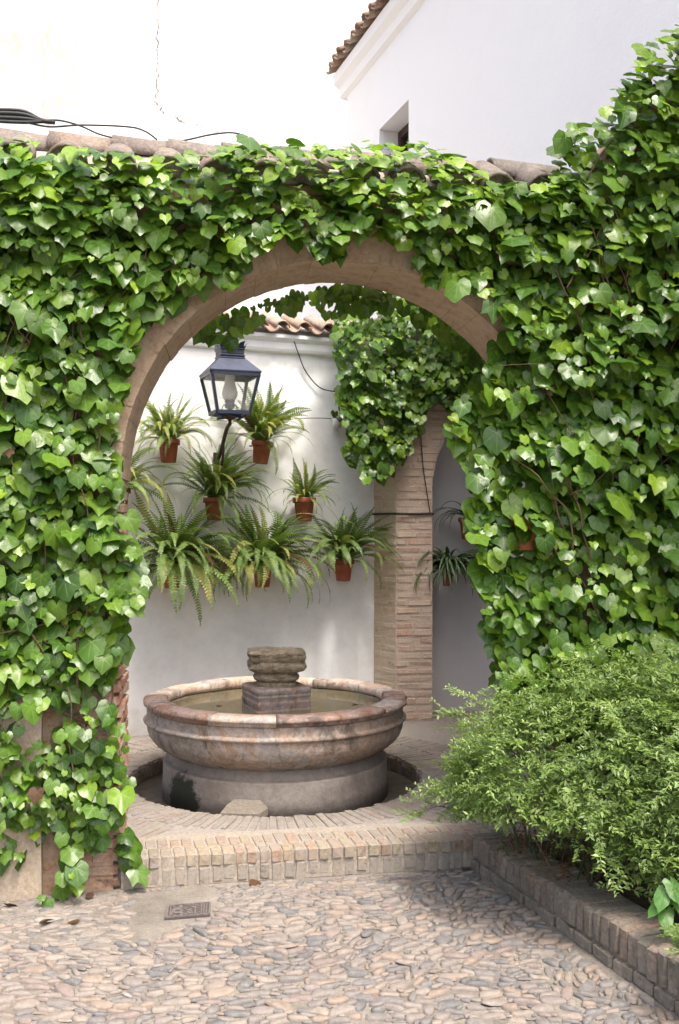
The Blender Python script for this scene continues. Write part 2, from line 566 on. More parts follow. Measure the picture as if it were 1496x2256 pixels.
def stone_template(seed, segs=10):
    r = random.Random(seed)
    prof = [(1.02, -0.35), (0.96, 0.22), (0.76, 0.47 + r.uniform(-.05, .06))]
    ph = [r.uniform(0, 6.28) for _ in range(3)]
    V = []
    sq = r.uniform(0.62, 1.0)
    for (rr, z) in prof:
        for k in range(segs):
            a = 2 * math.pi * k / segs
            w = 1 + 0.10 * math.sin(2 * a + ph[0]) + 0.10 * math.sin(3 * a + ph[1]) + r.uniform(-.05, .05)
            ca, sa = math.cos(a), math.sin(a)
            V.append((rr * w * math.copysign(abs(ca) ** sq, ca), rr * w * math.copysign(abs(sa) ** sq, sa), z + r.uniform(-.04, .04)))
    V.append((r.uniform(-.1, .1), r.uniform(-.1, .1), 0.52 + r.uniform(-.05, .06)))
    T = []
    for i in range(2):
        for k in range(segs):
            a, b = i * segs + k, i * segs + (k + 1) % segs
            T += [(a, b, b + segs), (a, b + segs, a + segs)]
    for k in range(segs):
        T.append((2 * segs + k, 2 * segs + (k + 1) % segs, 3 * segs))
    return np.array(V), np.array(T), None
STONE_T = [stone_template(s) for s in range(10)]
STONE_M = [tri_mesh("stone", t, M['stone']) for t in STONE_T]

def pack_cobbles():
    cell = {}
    CS = 0.09
    out = []
    drain = [(-300, 2000), (480, 1950), (475, 2014), (430, 2034), (330, 2075), (200, 2085), (60, 2070), (-300, 2080)]
    N = 90000
    for i in range(N):
        q = i / N
        x = random.uniform(-2.5, 1.8); y = random.uniform(2.5, 5.0)
        p = Vector((x, y, 0))
        rel = p - KA
        if rel.dot(KN) < 0.045 + 0.02 * math.sin(7 * y):
            continue
        dw = (p - W0).dot(FN)
        if dw < 0.03:
            continue
        a = (0.041 * (1 - q) ** 0.62 + 0.0095) * random.uniform(0.6, 1.05)
        b = max(a * random.uniform(0.28, 0.56), 0.0065)
        if a < b: continue
        sink = random.choice((0, 0, 0, .3))
        edge = dw - 0.22 - 0.14 * float(wob(x * 2.2, 1.0))
        if edge < 0:
            if random.random() < 0.55: continue
            sink = 0.55
            a *= 0.85; b *= 0.8
        pp = to_px([(x, y, 0)])[0]
        if pp[1] < 2100 and pp[0] < 490 and in_poly([pp], drain)[0]:
            if random.random() < (1.0 if pp[0] > 290 else .72): continue
            sink = 0.85
        th = 0.10 + 0.55 * float(wob(x * 1.5, y * 1.5)) + random.gauss(0, 0.35)
        if float(wob(x * 1.1 + 3, y * 1.1 - 2)) > 0.55:
            th += 1.2
        if random.random() < .06: th += random.uniform(.5, 1.5)
        c, s = math.cos(th), math.sin(th)
        k = a - b
        pts = [(x, y, b * 1.03), (x + c * k, y + s * k, b * .8), (x - c * k, y - s * k, b * .8), (x + c * k * .5, y + s * k * .5, b), (x - c * k * .5, y - s * k * .5, b)]
        ci, cj = int(x // CS), int(y // CS)
        bad = False
        for di in (-1, 0, 1):
            for dj in (-1, 0, 1):
                for (ox, oy, orr) in cell.get((ci + di, cj + dj), ()):
                    for (qx, qy, qr) in pts:
                        lim = (qr + orr) * 0.95
                        if (qx - ox) ** 2 + (qy - oy) ** 2 < lim * lim:
                            bad = True; break
                    if bad: break
                if bad: break
            if bad: break
        if bad: continue
        for q_ in pts:
            cell.setdefault((int(q_[0] // CS), int(q_[1] // CS)), []).append(q_)
        out.append((x, y, a, b, th, sink))
    return out
cob = pack_cobbles()
def cob_matrix(c):
    x, y, a, b, th, sink = c
    h = min(b * 1.15, 0.019) * random.uniform(0.7, 1.2)
    return Matrix.Translation((x, y, 0.005 - sink * h * 0.5)) @ Matrix.Rotation(th, 4, 'Z') @ Euler((random.gauss(0, .1), random.gauss(0, .07), 0)).to_matrix().to_4x4() @ Matrix.Diagonal((a, b, h, 1))
def shown(c):
    p = to_px([(c[0], c[1], 0)])[0]
    ins = -10 < p[0] < 1506 and p[1] < 2270
    return (c[2] * c[3] / c[1] ** 3) * (1 if ins else 1e-4)
cob.sort(key=shown, reverse=True)
for c in cob[:300]:
    link_obj("stone", random.choice(STONE_M), ground, cob_matrix(c))
rest = cob[300:]
o = link_obj("small_stones", join_instances("small_stones", STONE_T, RNG.integers(0, 10, len(rest)), np.array([cob_matrix(c) for c in rest]), M['stone']), ground)
o["kind"] = "stuff"

# ------------------------------------------------------------------ courtyard floor, step, fountain pit
FC = Vector((-0.384, 6.04, 0)); PIT_R = 0.868
def floor_mat():
    t = NT("pebble_mosaic_floor")
    p = t.pos()
    v = t.n("ShaderNodeTexVoronoi")
    v.inputs["Scale"].default_value = 42
    t.l(p, v.inputs["Vector"])
    d = v.outputs["Distance"]
    st = t.mix(0.8, (0.30, 0.26, 0.23), t.ramp(t.noise(p, 25, 4), [(0.3, 0.7), (0.7, 1.3)]), 'MULTIPLY')
    c = t.mix(t.ramp(d, [(0.30, 0.0), (0.5, 1.0)]), st, (0.30, 0.27, 0.235))
    t.base(c)
    t.rough(0.85)
    x = t.math('SUBTRACT', 1.0, d)
    t.bump(x, 0.7, 0.012)
    return t.m
M['floor'] = floor_mat()
poly = [front(-2.6, 0, -0.03), front(2.6, 0, -0.03), Vector((3.0, 9.0, 0)), Vector((-3.2, 9.0, 0))]
def ray_poly(c, a):
    d = Vector((math.cos(a), math.sin(a), 0)); best = 99
    for i in range(len(poly)):
        p, q = poly[i], poly[(i + 1) % len(poly)]
        e = q - p
        den = d.x * e.y - d.y * e.x
        if abs(den) < 1e-9: continue
        t = ((p.x - c.x) * e.y - (p.y - c.y) * e.x) / den
        s = ((p.x - c.x) * d.y - (p.y - c.y) * d.x) / den
        if t > 0 and -1e-6 <= s <= 1 + 1e-6: best = min(best, t)
    return best
NA = 144
V, Fa = [], []
for i in range(NA):
    a = 2 * math.pi * i / NA
    ro = ray_poly(FC, a)
    for (r, z) in ((PIT_R + 0.012, 0.02), (PIT_R + 0.012, 0.127), (ro, 0.127), (ro, 0.0)):
        V.append((FC.x + r * math.cos(a), FC.y + r * math.sin(a), z))
for i in range(NA):
    j = (i + 1) % NA
    for k in range(3):
        Fa.append((i * 4 + k, j * 4 + k, j * 4 + k + 1, i * 4 + k + 1))
floor = obj("courtyard_floor", V, Fa, M['floor'])
tag(floor, "raised courtyard floor paved with bricks and pebble mosaic", None, None, "structure")

step = obj("brick_step", *merge_vf([prism_vf([front(-0.925, 0, 0.0), front(1.12, 0, 0.0), front(1.12, 0, -0.32), front(-0.925, 0, -0.32)], 0.002, 0.1325)]), M['mortar'])
tag(step, "low step of worn yellow and orange bricks in front of the fountain", None, None, "structure")
u = -0.915; i = 0
while u < 0.80:
    w = random.uniform(0.043, 0.052)
    lift = 0.012 * max(0, u - 0.2)
    l1 = random.choice((0.085, 0.14, 0.11)) + random.uniform(-.01, .01)
    skew = FT * 0.10
    dirv = (-FN - FT * 0.12).normalized()
    # top row, second row
    key = 'step_brick' if u > -0.72 else 'floor_brick'
    dd = 0.006 + random.gauss(0, .003)
    brick(step, key, front(u + w / 2, 0.111, dd) + dirv * (l1 / 2), FT, dirv, (w, l1, 0.056), 0.012)
    l2 = 0.24 - l1 + random.uniform(-.02, .02)
    brick(step, key, front(u + w / 2, 0.111, dd) + dirv * (l1 + 0.008 + l2 / 2), FT, dirv, (w * .97, l2, 0.055), 0.012)
    # face of the step
    h = random.uniform(0.062, 0.10)
    if random.random() < 0.94:
        brick(step, 'riser_brick', front(u + w / 2 + random.uniform(-.004, .004), 0.082 - h / 2, -0.0215 + random.uniform(-.003, .004)), FT, -FN, (w * random.uniform(.8, 1.0), 0.05, h), 0.02)
    u += w + random.uniform(0.006, 0.011); i += 1

pit = obj("fountain_pit", *lathe_vf([(0.0, 0.03), (PIT_R + 0.01, 0.03), (PIT_R + 0.01, 0.12)], 72, cx=FC.x, cy=FC.y), M['damp_and_shade'])
tag(pit, "round brick lined pit around the fountain base", None, None, "structure")
nb = 126
for k in range(nb):
    a = 2 * math.pi * (k + .5) / nb
    if not (-0.25 < a < math.pi + 0.25 or a > 2 * math.pi - 0.25):
        continue
    rad = Vector((math.cos(a), math.sin(a), 0)); tan = Vector((-math.sin(a), math.cos(a), 0))
    brick(pit, 'kerb_brick', FC + rad * (PIT_R + 0.012 + random.uniform(-.004, .004)) + Vector((0, 0, 0.075)), tan, rad * -1, (0.038, 0.03, 0.088), 0.02)  # dark kerb brick also carries the pit's shade in its colour
for (r0, r1, nb) in ((0.868, 1.10, 138), (1.108, 1.36, 172)):
    for k in range(nb):
        a = 2 * math.pi * (k + .5 * random.uniform(.8, 1.2)) / nb
        rad = Vector((math.cos(a), math.sin(a), 0)); tan = Vector((-math.sin(a), math.cos(a), 0))
        c = FC + rad * (r0 + r1) / 2
        e = FC + rad * r1
        if (e - W0).dot(FN) > -0.265 or (c - G0).dot(GN) < 0.12 or e.x < -1.75:
            continue
        w = 2 * math.pi * (r0 + r1) / 2 / nb
        brick(floor, 'floor_brick', c + Vector((0, 0, 0.109 + random.gauss(0, .0015))), rad, tan, (r1 - r0 - random.uniform(0, .02), w * random.uniform(.84, .92), 0.05), 0.006)

# ------------------------------------------------------------------ the ivy-clad wall with its arch
def arch_wall_vf(fr, u0, u1, ztop, uc, ar, zs, e, zb=0.0, n=40):
    us = sorted(set([u0, u1, uc - ar, uc + ar] + [uc - ar * math.cos(math.pi * k / n) for k in range(1, n)]
                    + [u0 + (u1 - u0) * k / 30 for k in range(1, 30) if abs(u0 + (u1 - u0) * k / 30 - uc) > ar + .01]))
    us = [q for q in us if u0 - 1e-9 <= q <= u1 + 1e-9]
    V, Fa = [], []
    def add(p):
        V.append(p); return len(V) - 1
    for a, b in zip(us[:-1], us[1:]):
        inside = abs((a + b) / 2 - uc) < ar
        za = zs + math.sqrt(max(0, ar * ar - (a - uc) ** 2)) if inside else zb
        zb_ = zs + math.sqrt(max(0, ar * ar - (b - uc) ** 2)) if inside else zb
        q = [fr(a, za), fr(b, zb_), fr(b, ztop(b)), fr(a, ztop(a))]
        i = [add(p) for p in q] + [add(p + e) for p in q]
        Fa += [(i[0], i[1], i[2], i[3]), (i[5], i[4], i[7], i[6]), (i[3], i[2], i[6], i[7]), (i[0], i[4], i[5], i[1])]
    for uu in (uc - ar, uc + ar):
        if u0 < uu < u1:
            i = [add(fr(uu, zb)), add(fr(uu, zs)), add(fr(uu, zs) + e), add(fr(uu, zb) + e)]
            Fa.append(tuple(i))
    for uu in (u0, u1):
        i = [add(fr(uu, zb)), add(fr(uu, ztop(uu))), add(fr(uu, ztop(uu)) + e), add(fr(uu, zb) + e)]
        Fa.append(tuple(i))
    return V, Fa
def top_front(u):
    return float(np.interp(u, [-9, 1.17, 1.39, 1.6, 1.85, 2.3, 9], [3.22, 3.22, 3.48, 3.74, 3.9, 4.1, 4.1]))
aw = thing("arch_wall", "tan brick garden wall with round arch opening, mostly hidden under ivy", "wall", front(0, 0))
core = obj("wall_core", *arch_wall_vf(lambda u, z: front(u, z), -2.6, 2.6, top_front, UC, AR + 0.03, ZS, FE), M['core'], aw)
# voussoirs
nv = 60
for k in range(nv):
    a0 = math.pi * (k + 0.004) / nv; a1 = math.pi * (k + 0.996 - random.uniform(0, .012)) / nv
    ri = AR + random.uniform(-.002, .003); ro = AR + 0.15 + random.uniform(-.01, .01)
    dp = 0.005 + random.uniform(-.002, .002)
    V = []
    for dd, ee in ((dp, 0), (0, 1)):
        for (r, a) in ((ri, a0), (ro, a0), (ro, a1), (ri, a1)):
            p = front(UC - r * math.cos(a), ZS + r * math.sin(a), dd)
            V.append(p + (FE + FE.normalized() * 0.004) * ee)
    obj("voussoir", V, [(0, 1, 2, 3), (7, 6, 5, 4), (0, 4, 5, 1), (1, 5, 6, 2), (2, 6, 7, 3), (3, 7, 4, 0)], M['arch_brick'], aw)
# jamb bricks
FEn = FE.normalized()
CH = 0.058
for side, uj in ((-1, UC - AR), (1, UC + AR)):
    z = 0.012; k = 0
    while z < ZS - 0.02:
        hb = CH - random.uniform(0.012, 0.018)
        L1 = 0.27 if k % 2 else 0.135
        D1 = 0.135 if k % 2 else 0.27
        j = random.uniform(-.004, .004)
        ai = FT * side
        base = front(uj, z + hb / 2, 0.0) - FT * side * (-0.001 + j)
        brick(aw, 'pier_brick', base + ai * (L1 / 2) + FEn * (D1 / 2 - 0.006), ai, FEn * side, (L1 - .006, D1, hb), 0.008)
        D2 = 0.452 - D1 - 0.012
        brick(aw, 'pier_brick', base + ai * (0.07) + FEn * (D1 + 0.008 + D2 / 2), ai, FEn * side, (0.135, D2, hb), 0.008)
        if side < 0 and z < 1.1:
            brick(aw, 'pier_brick', base + ai * (L1 + 0.008 + 0.1) + FEn * 0.06 - FN * random.uniform(.004, .012), ai, FEn * side, (0.19, 0.13, hb), 0.01)
        z += CH; k += 1
# plastered plinth at the far left
pv, pf = [], []
for d in (0.055, -0.02):
    for (uu, zz) in ((-2.6, 0.0), (-1.263, 0.0), (-1.268, 0.55), (-1.262, 0.98), (-2.6, 1.0)):
        pv.append(front(uu, zz + 0.001, d))
pf = [(0, 1, 2, 3, 4), (9, 8, 7, 6, 5), (0, 5, 6, 1), (1, 6, 7, 2), (2, 7, 8, 3), (3, 8, 9, 4), (4, 9, 5, 0)]
M['plinth'] = brick_mat("plinth_render", [(0.42, 0.34, 0.25), (0.42, 0.34, 0.25)], (0.33, 0.28, 0.23), 0.5)
obj("plinth", pv, pf, M['plinth'], aw)

def barrel(name, r0, r1, L, th, mat, seed=0, segs=8, arc=170):
    rr = random.Random(seed)
    V, Fa = [], []
    ring = []
    for (y, ra) in ((0.0, r0), (L, r1)):
        for k in range(segs + 1):
            a = R(90 - arc / 2 + arc * k / segs)
            j = rr.uniform(-.003, .003)
            V.append(((ra + j) * math.cos(a), y + rr.uniform(-.006, .006), (ra + j) * math.sin(a)))
        for k in range(segs + 1):
            a = R(90 - arc / 2 + arc * k / segs)
            V.append(((ra - th) * math.cos(a), y, (ra - th) * math.sin(a)))
    n = segs + 1
    for k in range(segs):
        Fa.append((k, k + 1, 2 * n + k + 1, 2 * n + k))
        Fa.append((n + k, 3 * n + k, 3 * n + k + 1, n + k + 1))
        Fa.append((k, n + k, n + k + 1, k + 1))
        Fa.append((2 * n + k, 2 * n + k + 1, 3 * n + k + 1, 3 * n + k))
    for k in (0, segs):
        Fa.append((k, 2 * n + k, 3 * n + k, n + k))
    m = fix_normals(mesh(name, V, Fa, mat, True))
    return m
COVER = [barrel("cover_tile", 0.092, 0.078, 0.30, 0.013, M['lichen_tile'], s) for s in range(3)]
RIDGE = [barrel("ridge_tile", 0.128, 0.112, 0.36, 0.015, M['lichen_tile'], s + 9) for s in range(3)]
obj("coping_bed", *prism_vf([front(-2.6, 0, 0.03), front(1.15, 0, 0.03), front(1.15, 0, -0.45), front(-2.6, 0, -0.45)], 3.215, 3.25), M['mortar'], aw)
vv, ff = [], []
for u in (-2.6, 1.15):
    for (d, z) in ((0.02, 3.25), (-0.19, 3.40), (-0.26, 3.40), (-0.44, 3.25)):
        vv.append(front(u, z, d))
obj("coping_core", vv, [(0, 1, 2, 3), (7, 6, 5, 4), (0, 4, 5, 1), (1, 5, 6, 2), (2, 6, 7, 3), (3, 7, 4, 0)], M['mortar'], aw)
def frame_m(x, y, z, loc):
    return Matrix.Translation(loc) @ Matrix((Vector(x).normalized(), Vector(y).normalized(), Vector(z).normalized())).transposed().to_4x4()
PLUG = fix_normals(mesh("mortar_plug", [(0.082 * math.cos(R(180 * k / 10)), y, 0.080 * math.sin(R(180 * k / 10))) for y in (0.02, 0.05) for k in range(11)],
        [tuple(range(11)), tuple(range(11, 22))] + [(k, k + 1, 12 + k, 11 + k) for k in range(10)] + [(0, 10, 21, 11)], M['lichen_tile']))
u = -2.5
while u < 1.2:
    s = R(30 + random.uniform(-3, 3))
    yv = (-FN * math.cos(s) + Vector((0, 0, math.sin(s)))).normalized()
    zv = FT.cross(yv)
    link_obj("cover_tile", random.choice(COVER), aw, frame_m(FT, yv, zv, front(u, 3.222 + random.uniform(-.014, .014), 0.06 + random.uniform(-.015, .015))))
    link_obj("mortar_plug", PLUG, aw, COL.objects[-1].matrix_basis.copy())
    yb = (FN * math.cos(s) + Vector((0, 0, math.sin(s)))).normalized()
    link_obj("cover_tile", random.choice(COVER), aw, frame_m(-FT, yb, (-FT).cross(yb), front(u, 3.225, -0.53)))
    u += 0.222
u = -2.6
while u < 1.0:
    tl = R(-2.0 + random.uniform(-1.2, 1.2))
    yv = (FT * math.cos(tl) + Vector((0, 0, math.sin(tl)))).normalized()
    zv = (-FN).cross(yv)
    link_obj("ridge_tile", random.choice(RIDGE), aw, frame_m(FN, yv, FN.cross(yv), front(u, 3.352 + random.uniform(-.006, .006), -0.225)))
    u += 0.262 + random.uniform(-.02, .03)

# ------------------------------------------------------------------ white wall behind the ferns
fw = thing("fern_wall", "white plastered courtyard wall with tiled coping, hung with potted ferns", "wall", fernwall(-0.5, STEP_Z))
def fw_box(u0, u1, d0, d1, z0, z1):
    return prism_vf([fernwall(u0, 0, d1), fernwall(u1, 0, d1), fernwall(u1, 0, d0), fernwall(u0, 0, d0)], z0, z1)
# gently uneven hand-finished face
nu, nz = 70, 44
V, Fa = [], []
for i in range(nu + 1):
    for k in range(nz + 1):
        u = -3.2 + 3.65 * i / nu; z = 0.1 + 2.9 * k / nz
        V.append(fernwall(u, z, 0.012 * float(wob(u * 1.6, z * 1.6)) + 0.004 * float(wob(u * 6, z * 5))))
for i in range(nu):
    for k in range(nz):
        a = i * (nz + 1) + k
        Fa.append((a, a + nz + 1, a + nz + 2, a + 1))
obj("wall_face", V, Fa, M['plaster'], fw, True, recalc=False)
obj("wall_core", *fw_box(-3.2, 0.44, -0.34, -0.02, 0.1, 2.99), M['plaster'], fw)
vv = []
prof = [(0.0, 2.925), (0.035, 2.935), (0.045, 2.955), (0.05, 3.0), (0.085, 3.03), (0.085, 3.055), (-0.3, 3.06), (-0.3, 2.93)]
for u in (-3.2, 0.44):
    for (d, z) in prof:
        vv.append(fernwall(u, z, d))
n = len(prof)
obj("cornice", vv, [tuple(range(n)), tuple(range(n, 2 * n))] + [(k, (k + 1) % n, n + (k + 1) % n, n + k) for k in range(n)], M['plaster'], fw)
EC = [barrel("cover_tile", 0.060, 0.050, 0.44, 0.011, M['tile'], s + 3) for s in range(4)]
EP = [barrel("pan_tile", 0.064, 0.054, 0.44, 0.011, M['tile'], s + 5, arc=150) for s in range(4)]
def eave_row(parent, fr, T, Nn, u0, u1, z, d, pitch=0.180, slope=20):
    u = u0
    while u < u1:
        s = R(slope + random.uniform(-2, 2))
        yv = (-Nn * math.cos(s) + Vector((0, 0, math.sin(s)))).normalized()
        zv = T.cross(yv)
        link_obj("pan_tile", random.choice(EP), parent, frame_m(-T, yv, -zv, fr(u, z + 0.058 + random.uniform(-.006, .006), d + random.uniform(-.015, .015))))
        link_obj("cover_tile", random.choice(EC), parent, frame_m(T, yv, zv, fr(u + pitch / 2, z + 0.034 + random.uniform(-.008, .008), d - 0.02 + random.uniform(-.02, .02))))
        u += pitch
eave_row(fw, fernwall, GT, GN, -2.4, 0.35, 3.062, 0.15)
yv, ff = [], []
for u in (-3.2, 0.44):
    for (d, z) in ((0.06, 3.06), (-0.30, 3.19), (-0.34, 3.06)):
        yv.append(fernwall(u, z, d))
obj("coping_bed", yv, [(0, 1, 2), (5, 4, 3), (0, 3, 4, 1), (1, 4, 5, 2), (2, 5, 3, 0)], M['plaster'], fw)

# ------------------------------------------------------------------ brick pillar and arched niche at the right
PA = Vector((0.43, 7.637, 0)); PB = Vector((0.715, 7.67, 0)); PC = Vector((0.268, 7.85, 0))
NTv = (PB - PA).normalized(); NNv = Vector((NTv.y, -NTv.x, 0))
nw = thing("niche_wall", "brick pillar carrying an arched niche right of the white fern wall", "pillar", (PA.x, PA.y, STEP_Z))
inn = lambda p, q: Vector((p.x, p.y, 0)) + q
obj("pillar_core", *prism_vf([inn(PA, Vector((0.001, 0.003, 0))), inn(PB, Vector((-0.003, 0.0025, 0))), Vector((0.703, 8.05, 0)), Vector((0.30, 8.05, 0)), inn(PC, Vector((0.002, 0.001, 0)))], 0.1, 3.25), M['pillar_mortar'], nw)
def nfr(u, z, d=0.0):
    p = PB + NTv * u + NNv * d
    return Vector((p.x, p.y, z))
NR, NS = 0.85, 1.89
obj("niche_arch", *arch_wall_vf(lambda u, z: nfr(u, z, -0.01), -0.012, 2.2, lambda u: 3.25, NR, NR, NS, -NNv * 0.40, 0.1), M['pillar_mortar'], nw)
obj("niche_back", *prism_vf([nfr(-0.1, 0, -0.372), nfr(2.2, 0, -0.372), nfr(2.2, 0, -0.6), nfr(-0.1, 0, -0.6)], 0.1, 3.2), M['shade_grey_plaster'], nw)
obj("added_side_wall", *prism_vf([nfr(1.32, 0, -0.02), nfr(1.5, 0, -0.02), front(1.75, 0, -0.44), front(1.5, 0, -0.44)], 0.1, 3.24), M['shade_grey_plaster'], nw)  # unseen wall, added to keep light out of the niche
CA = (PA - PC); CAl = CA.length; CAd = CA.normalized(); CAn = Vector((CAd.y, -CAd.x, 0))
z = STEP_Z + 0.004; k = 0
FL = (PB - PA).length
while z < 2.62:
    hb = 0.058 - random.uniform(0.012, 0.026)
    off = 0.0
    if z > NS:
        off = NR - math.sqrt(max(0, NR * NR - (z - NS) ** 2))
    cuts = [0.0, (0.11 if k % 2 else 0.17) + random.uniform(-.04, .04), FL]
    if off > 0.05:
        cuts[2] = FL - 0.03
        cuts += [FL + off - 0.004]
    else:
        cuts[2] = FL + off
    for a, b in zip(cuts[:-1], cuts[1:]):
        a += random.uniform(.003, .007); b -= random.uniform(.002, .006)
        c = PA + NTv * (a + b) / 2 - NNv * (0.05 + random.uniform(-.005, .003))
        brick(nw, 'pillar_brick', Vector((c.x, c.y, z + hb / 2)), NTv, -NNv, (b - a, 0.1, hb), 0.012)
    cuts = [0.0, 0.17 if k % 2 else 0.10, CAl]
    if z < 2.3:
        for a, b in zip(cuts[:-1], cuts[1:]):
            a += .004; b -= .005
            c = PC + CAd * (a + b) / 2 - CAn * (0.045 + random.uniform(-.003, .003))
            brick(nw, 'pillar_side_brick', Vector((c.x, c.y, z + hb / 2)), CAd, -CAn, (b - a, 0.09, hb), 0.01)
    z += 0.058; k += 1

# ------------------------------------------------------------------ white buildings behind
bw = thing("white_building", "tall white plastered building wall behind the courtyard, cracked down its face", "building", (-3, 11.6, 0))
obj("wall", *box_vf(-9, 3.0, 11.6, 12.2, 0, 10.5), M['plaster_far'], bw)
def crack(pts, w, parent, mat, y):
    V, Fa = [], []
    P = smooth_path([at(a, b, y) for a, b in pts], 60)
    for i, p in enumerate(P):
        j = random.gauss(0, .012); ww = w * random.uniform(0.15, 1.0)
        V += [(p.x + j - ww, y - .004, p.z), (p.x + j, y - .012, p.z), (p.x + j + ww, y - .004, p.z)]
    for i in range(len(P) - 1):
        Fa += [(3 * i, 3 * i + 1, 3 * i + 4, 3 * i + 3), (3 * i + 1, 3 * i + 2, 3 * i + 5, 3 * i + 4)]
    return obj("crack", V, Fa, mat, parent)
M['crack'] = plain_mat("crack_grey", (0.30, 0.26, 0.22), 0.95, 0, 0.5, 30)
crack([(346, -60), (347, 60), (345, 140), (344, 215)], 0.010, bw, M['crack'], 11.6)
crack([(340, 218), (360, 245), (390, 255), (400, 265), (440, 272), (480, 288)], 0.012, bw, M['crack'], 11.6)
lp = thing("plaster_pier", "worn grey-white plaster pier at the upper left corner", "wall", (-4, 10.2, 0))
obj("pier", *box_vf(-9, -3.06, 10.2, 11.59, 0, 10), M['plaster_flaking'], lp)

rb = thing("eaved_building", "white upper storey with tiled eaves and one deep window opening", "building", (0.085, 11.0, 3.0))
BD = Vector((0.34, -1, 0)).normalized(); BN = Vector((-BD.y * -1, BD.x * -1, 0))
BN = Vector((BD.y, -BD.x, 0))        # outward: towards the left and the viewer
if BN.x > 0: BN = -BN
B0 = Vector((0.085, 11.0, 0))
def bfr(t, z, d=0.0):
    p = B0 + BD * t + BN * d
    return Vector((p.x, p.y, z))
k_ = math.sqrt(1 + 0.34 ** 2)
wt0, wt1, wz0, wz1 = 0.934 * k_, 1.66 * k_, 4.3, 5.62
ts = [0, wt0, wt1, 10]; zs_ = [3.26, wz0, wz1, 6.45]
V, Fa = [], []
for t in ts:
    for z in zs_:
        V.append(bfr(t, z))
for i in range(3):
    for k in range(3):
        if i == 1 and k == 1: continue
        a = i * 4 + k
        Fa.append((a, a + 4, a + 5, a + 1))
o0 = len(V)
for t in (wt0, wt1):
    for z in (wz0, wz1):
        V.append(bfr(t, z, -0.26))
q = {(0, 0): o0, (0, 1): o0 + 1, (1, 0): o0 + 2, (1, 1): o0 + 3}
f_ = {(0, 0): 5, (0, 1): 6, (1, 0): 9, (1, 1): 10}
for a, b in (((0, 0), (0, 1)), ((0, 1), (1, 1)), ((1, 1), (1, 0)), ((1, 0), (0, 0))):
    Fa.append((f_[a], f_[b], q[b], q[a]))
o1 = len(V)
for (t, d) in ((0, 0), (0, -3), (10, -3), (10, 0)):
    V += [bfr(t, 3.26, d), bfr(t, 6.45, d)]
Fa += [(o1, o1 + 1, o1 + 3, o1 + 2), (o1 + 2, o1 + 3, o1 + 5, o1 + 4), (o1 + 4, o1 + 5, o1 + 7, o1 + 6), (o1 + 1, o1 + 3, o1 + 5, o1 + 7), (o1, o1 + 2, o1 + 4, o1 + 6)]
obj("wall", V, Fa, M['plaster_far'], rb)
M['wood'] = plain_mat("dark_window_wood", (0.06, 0.035, 0.025), 0.6, 0, 0.3, 30)
M['pane'] = plain_mat("window_pane", (0.02, 0.025, 0.03), 0.08, 0, 0.1, 5, 0.6, 0)
win = obj("window", *merge_vf([([bfr(a, z, d) for a in (t0, t1) for z in (z0, z1) for d in (-0.25, -0.20)],
      [(0, 1, 3, 2), (4, 6, 7, 5), (0, 4, 5, 1), (2, 3, 7, 6), (0, 2, 6, 4), (1, 5, 7, 3)])
      for (t0, t1, z0, z1) in ((wt0 + .01, wt0 + .08, wz0 + .01, wz1 - .01), (wt1 - .08, wt1 - .01, wz0 + .01, wz1 - .01), (wt0 + .085, wt1 - .085, wz1 - .09, wz1 - .012), (wt0 + .085, wt1 - .085, wz0 + .012, wz0 + .09), (wt0 + .34, wt0 + .39, wz0 + .095, wz1 - .095))]), M['wood'], rb)
obj("pane", [bfr(wt0 + .05, wz0 + .05, -.235), bfr(wt1 - .05, wz0 + .05, -.235), bfr(wt1 - .05, wz1 - .05, -.235), bfr(wt0 + .05, wz1 - .05, -.235)], [(0, 1, 2, 3)], M['pane'], win)
prof = [(0.0, 6.36), (0.05, 6.38), (0.06, 6.47), (0.12, 6.51), (0.13, 6.61), (-0.5, 6.63), (-0.5, 6.36)]
vv = []
for t in (-0.12, 10):
    for (d, z) in prof:
        vv.append(bfr(t, z, d))
n = len(prof)
obj("cornice", vv, [tuple(range(n)), tuple(range(n, 2 * n))] + [(k, (k + 1) % n, n + (k + 1) % n, n + k) for k in range(n)], M['plaster_far'], rb)
eave_row(rb, bfr, BD, BN, -0.1, 6.0, 6.62, 0.22, 0.185, 24)
rv = []
for t in (-0.15, 10):
    for (d, z) in ((0.12, 6.70), (-3.0, 8.1), (-3.0, 6.7)):
        rv.append(bfr(t, z, d))
obj("roof", rv, [(0, 1, 2), (5, 4, 3), (0, 3, 4, 1), (1, 4, 5, 2), (2, 5, 3, 0)], M['tile'], rb)

# ------------------------------------------------------------------ planter bed with its kerb
kerb = thing("planter_kerb", "low kerb of upright mossy bricks edging the planter", "kerb", KA)
def kfr(s, z, d=0.0):
    p = KA + KD * s + KN * d
    return Vector((p.x, p.y, z))
def kz(s): return 0.143 + 0.021 * s
V = []
for s in (-0.25, 2.9):
    for (d, z) in ((-0.008, 0.0), (-0.008, kz(s) - 0.008), (-0.21, kz(s) - 0.008), (-0.21, 0.0)):
        V.append(kfr(s, z, d))
obj("kerb_core", V, [(0, 1, 2, 3), (7, 6, 5, 4), (0, 4, 5, 1), (1, 5, 6, 2), (2, 6, 7, 3), (3, 7, 4, 0)], M['kerb_brick'], kerb)
s = -0.05
while s < 2.85:
    w = random.uniform(0.040, 0.050)
    h = kz(s) - 0.052
    L = 0.215 + random.uniform(-.012, .004)
    brick(kerb, 'kerb_brick', kfr(s + w / 2, kz(s) - h / 2 + random.uniform(-.003, .004), -L / 2 + random.uniform(-.004, .005)), KD, -KN, (w, L, h), 0.022)
    s += w + random.uniform(.008, .016)
s = -0.05
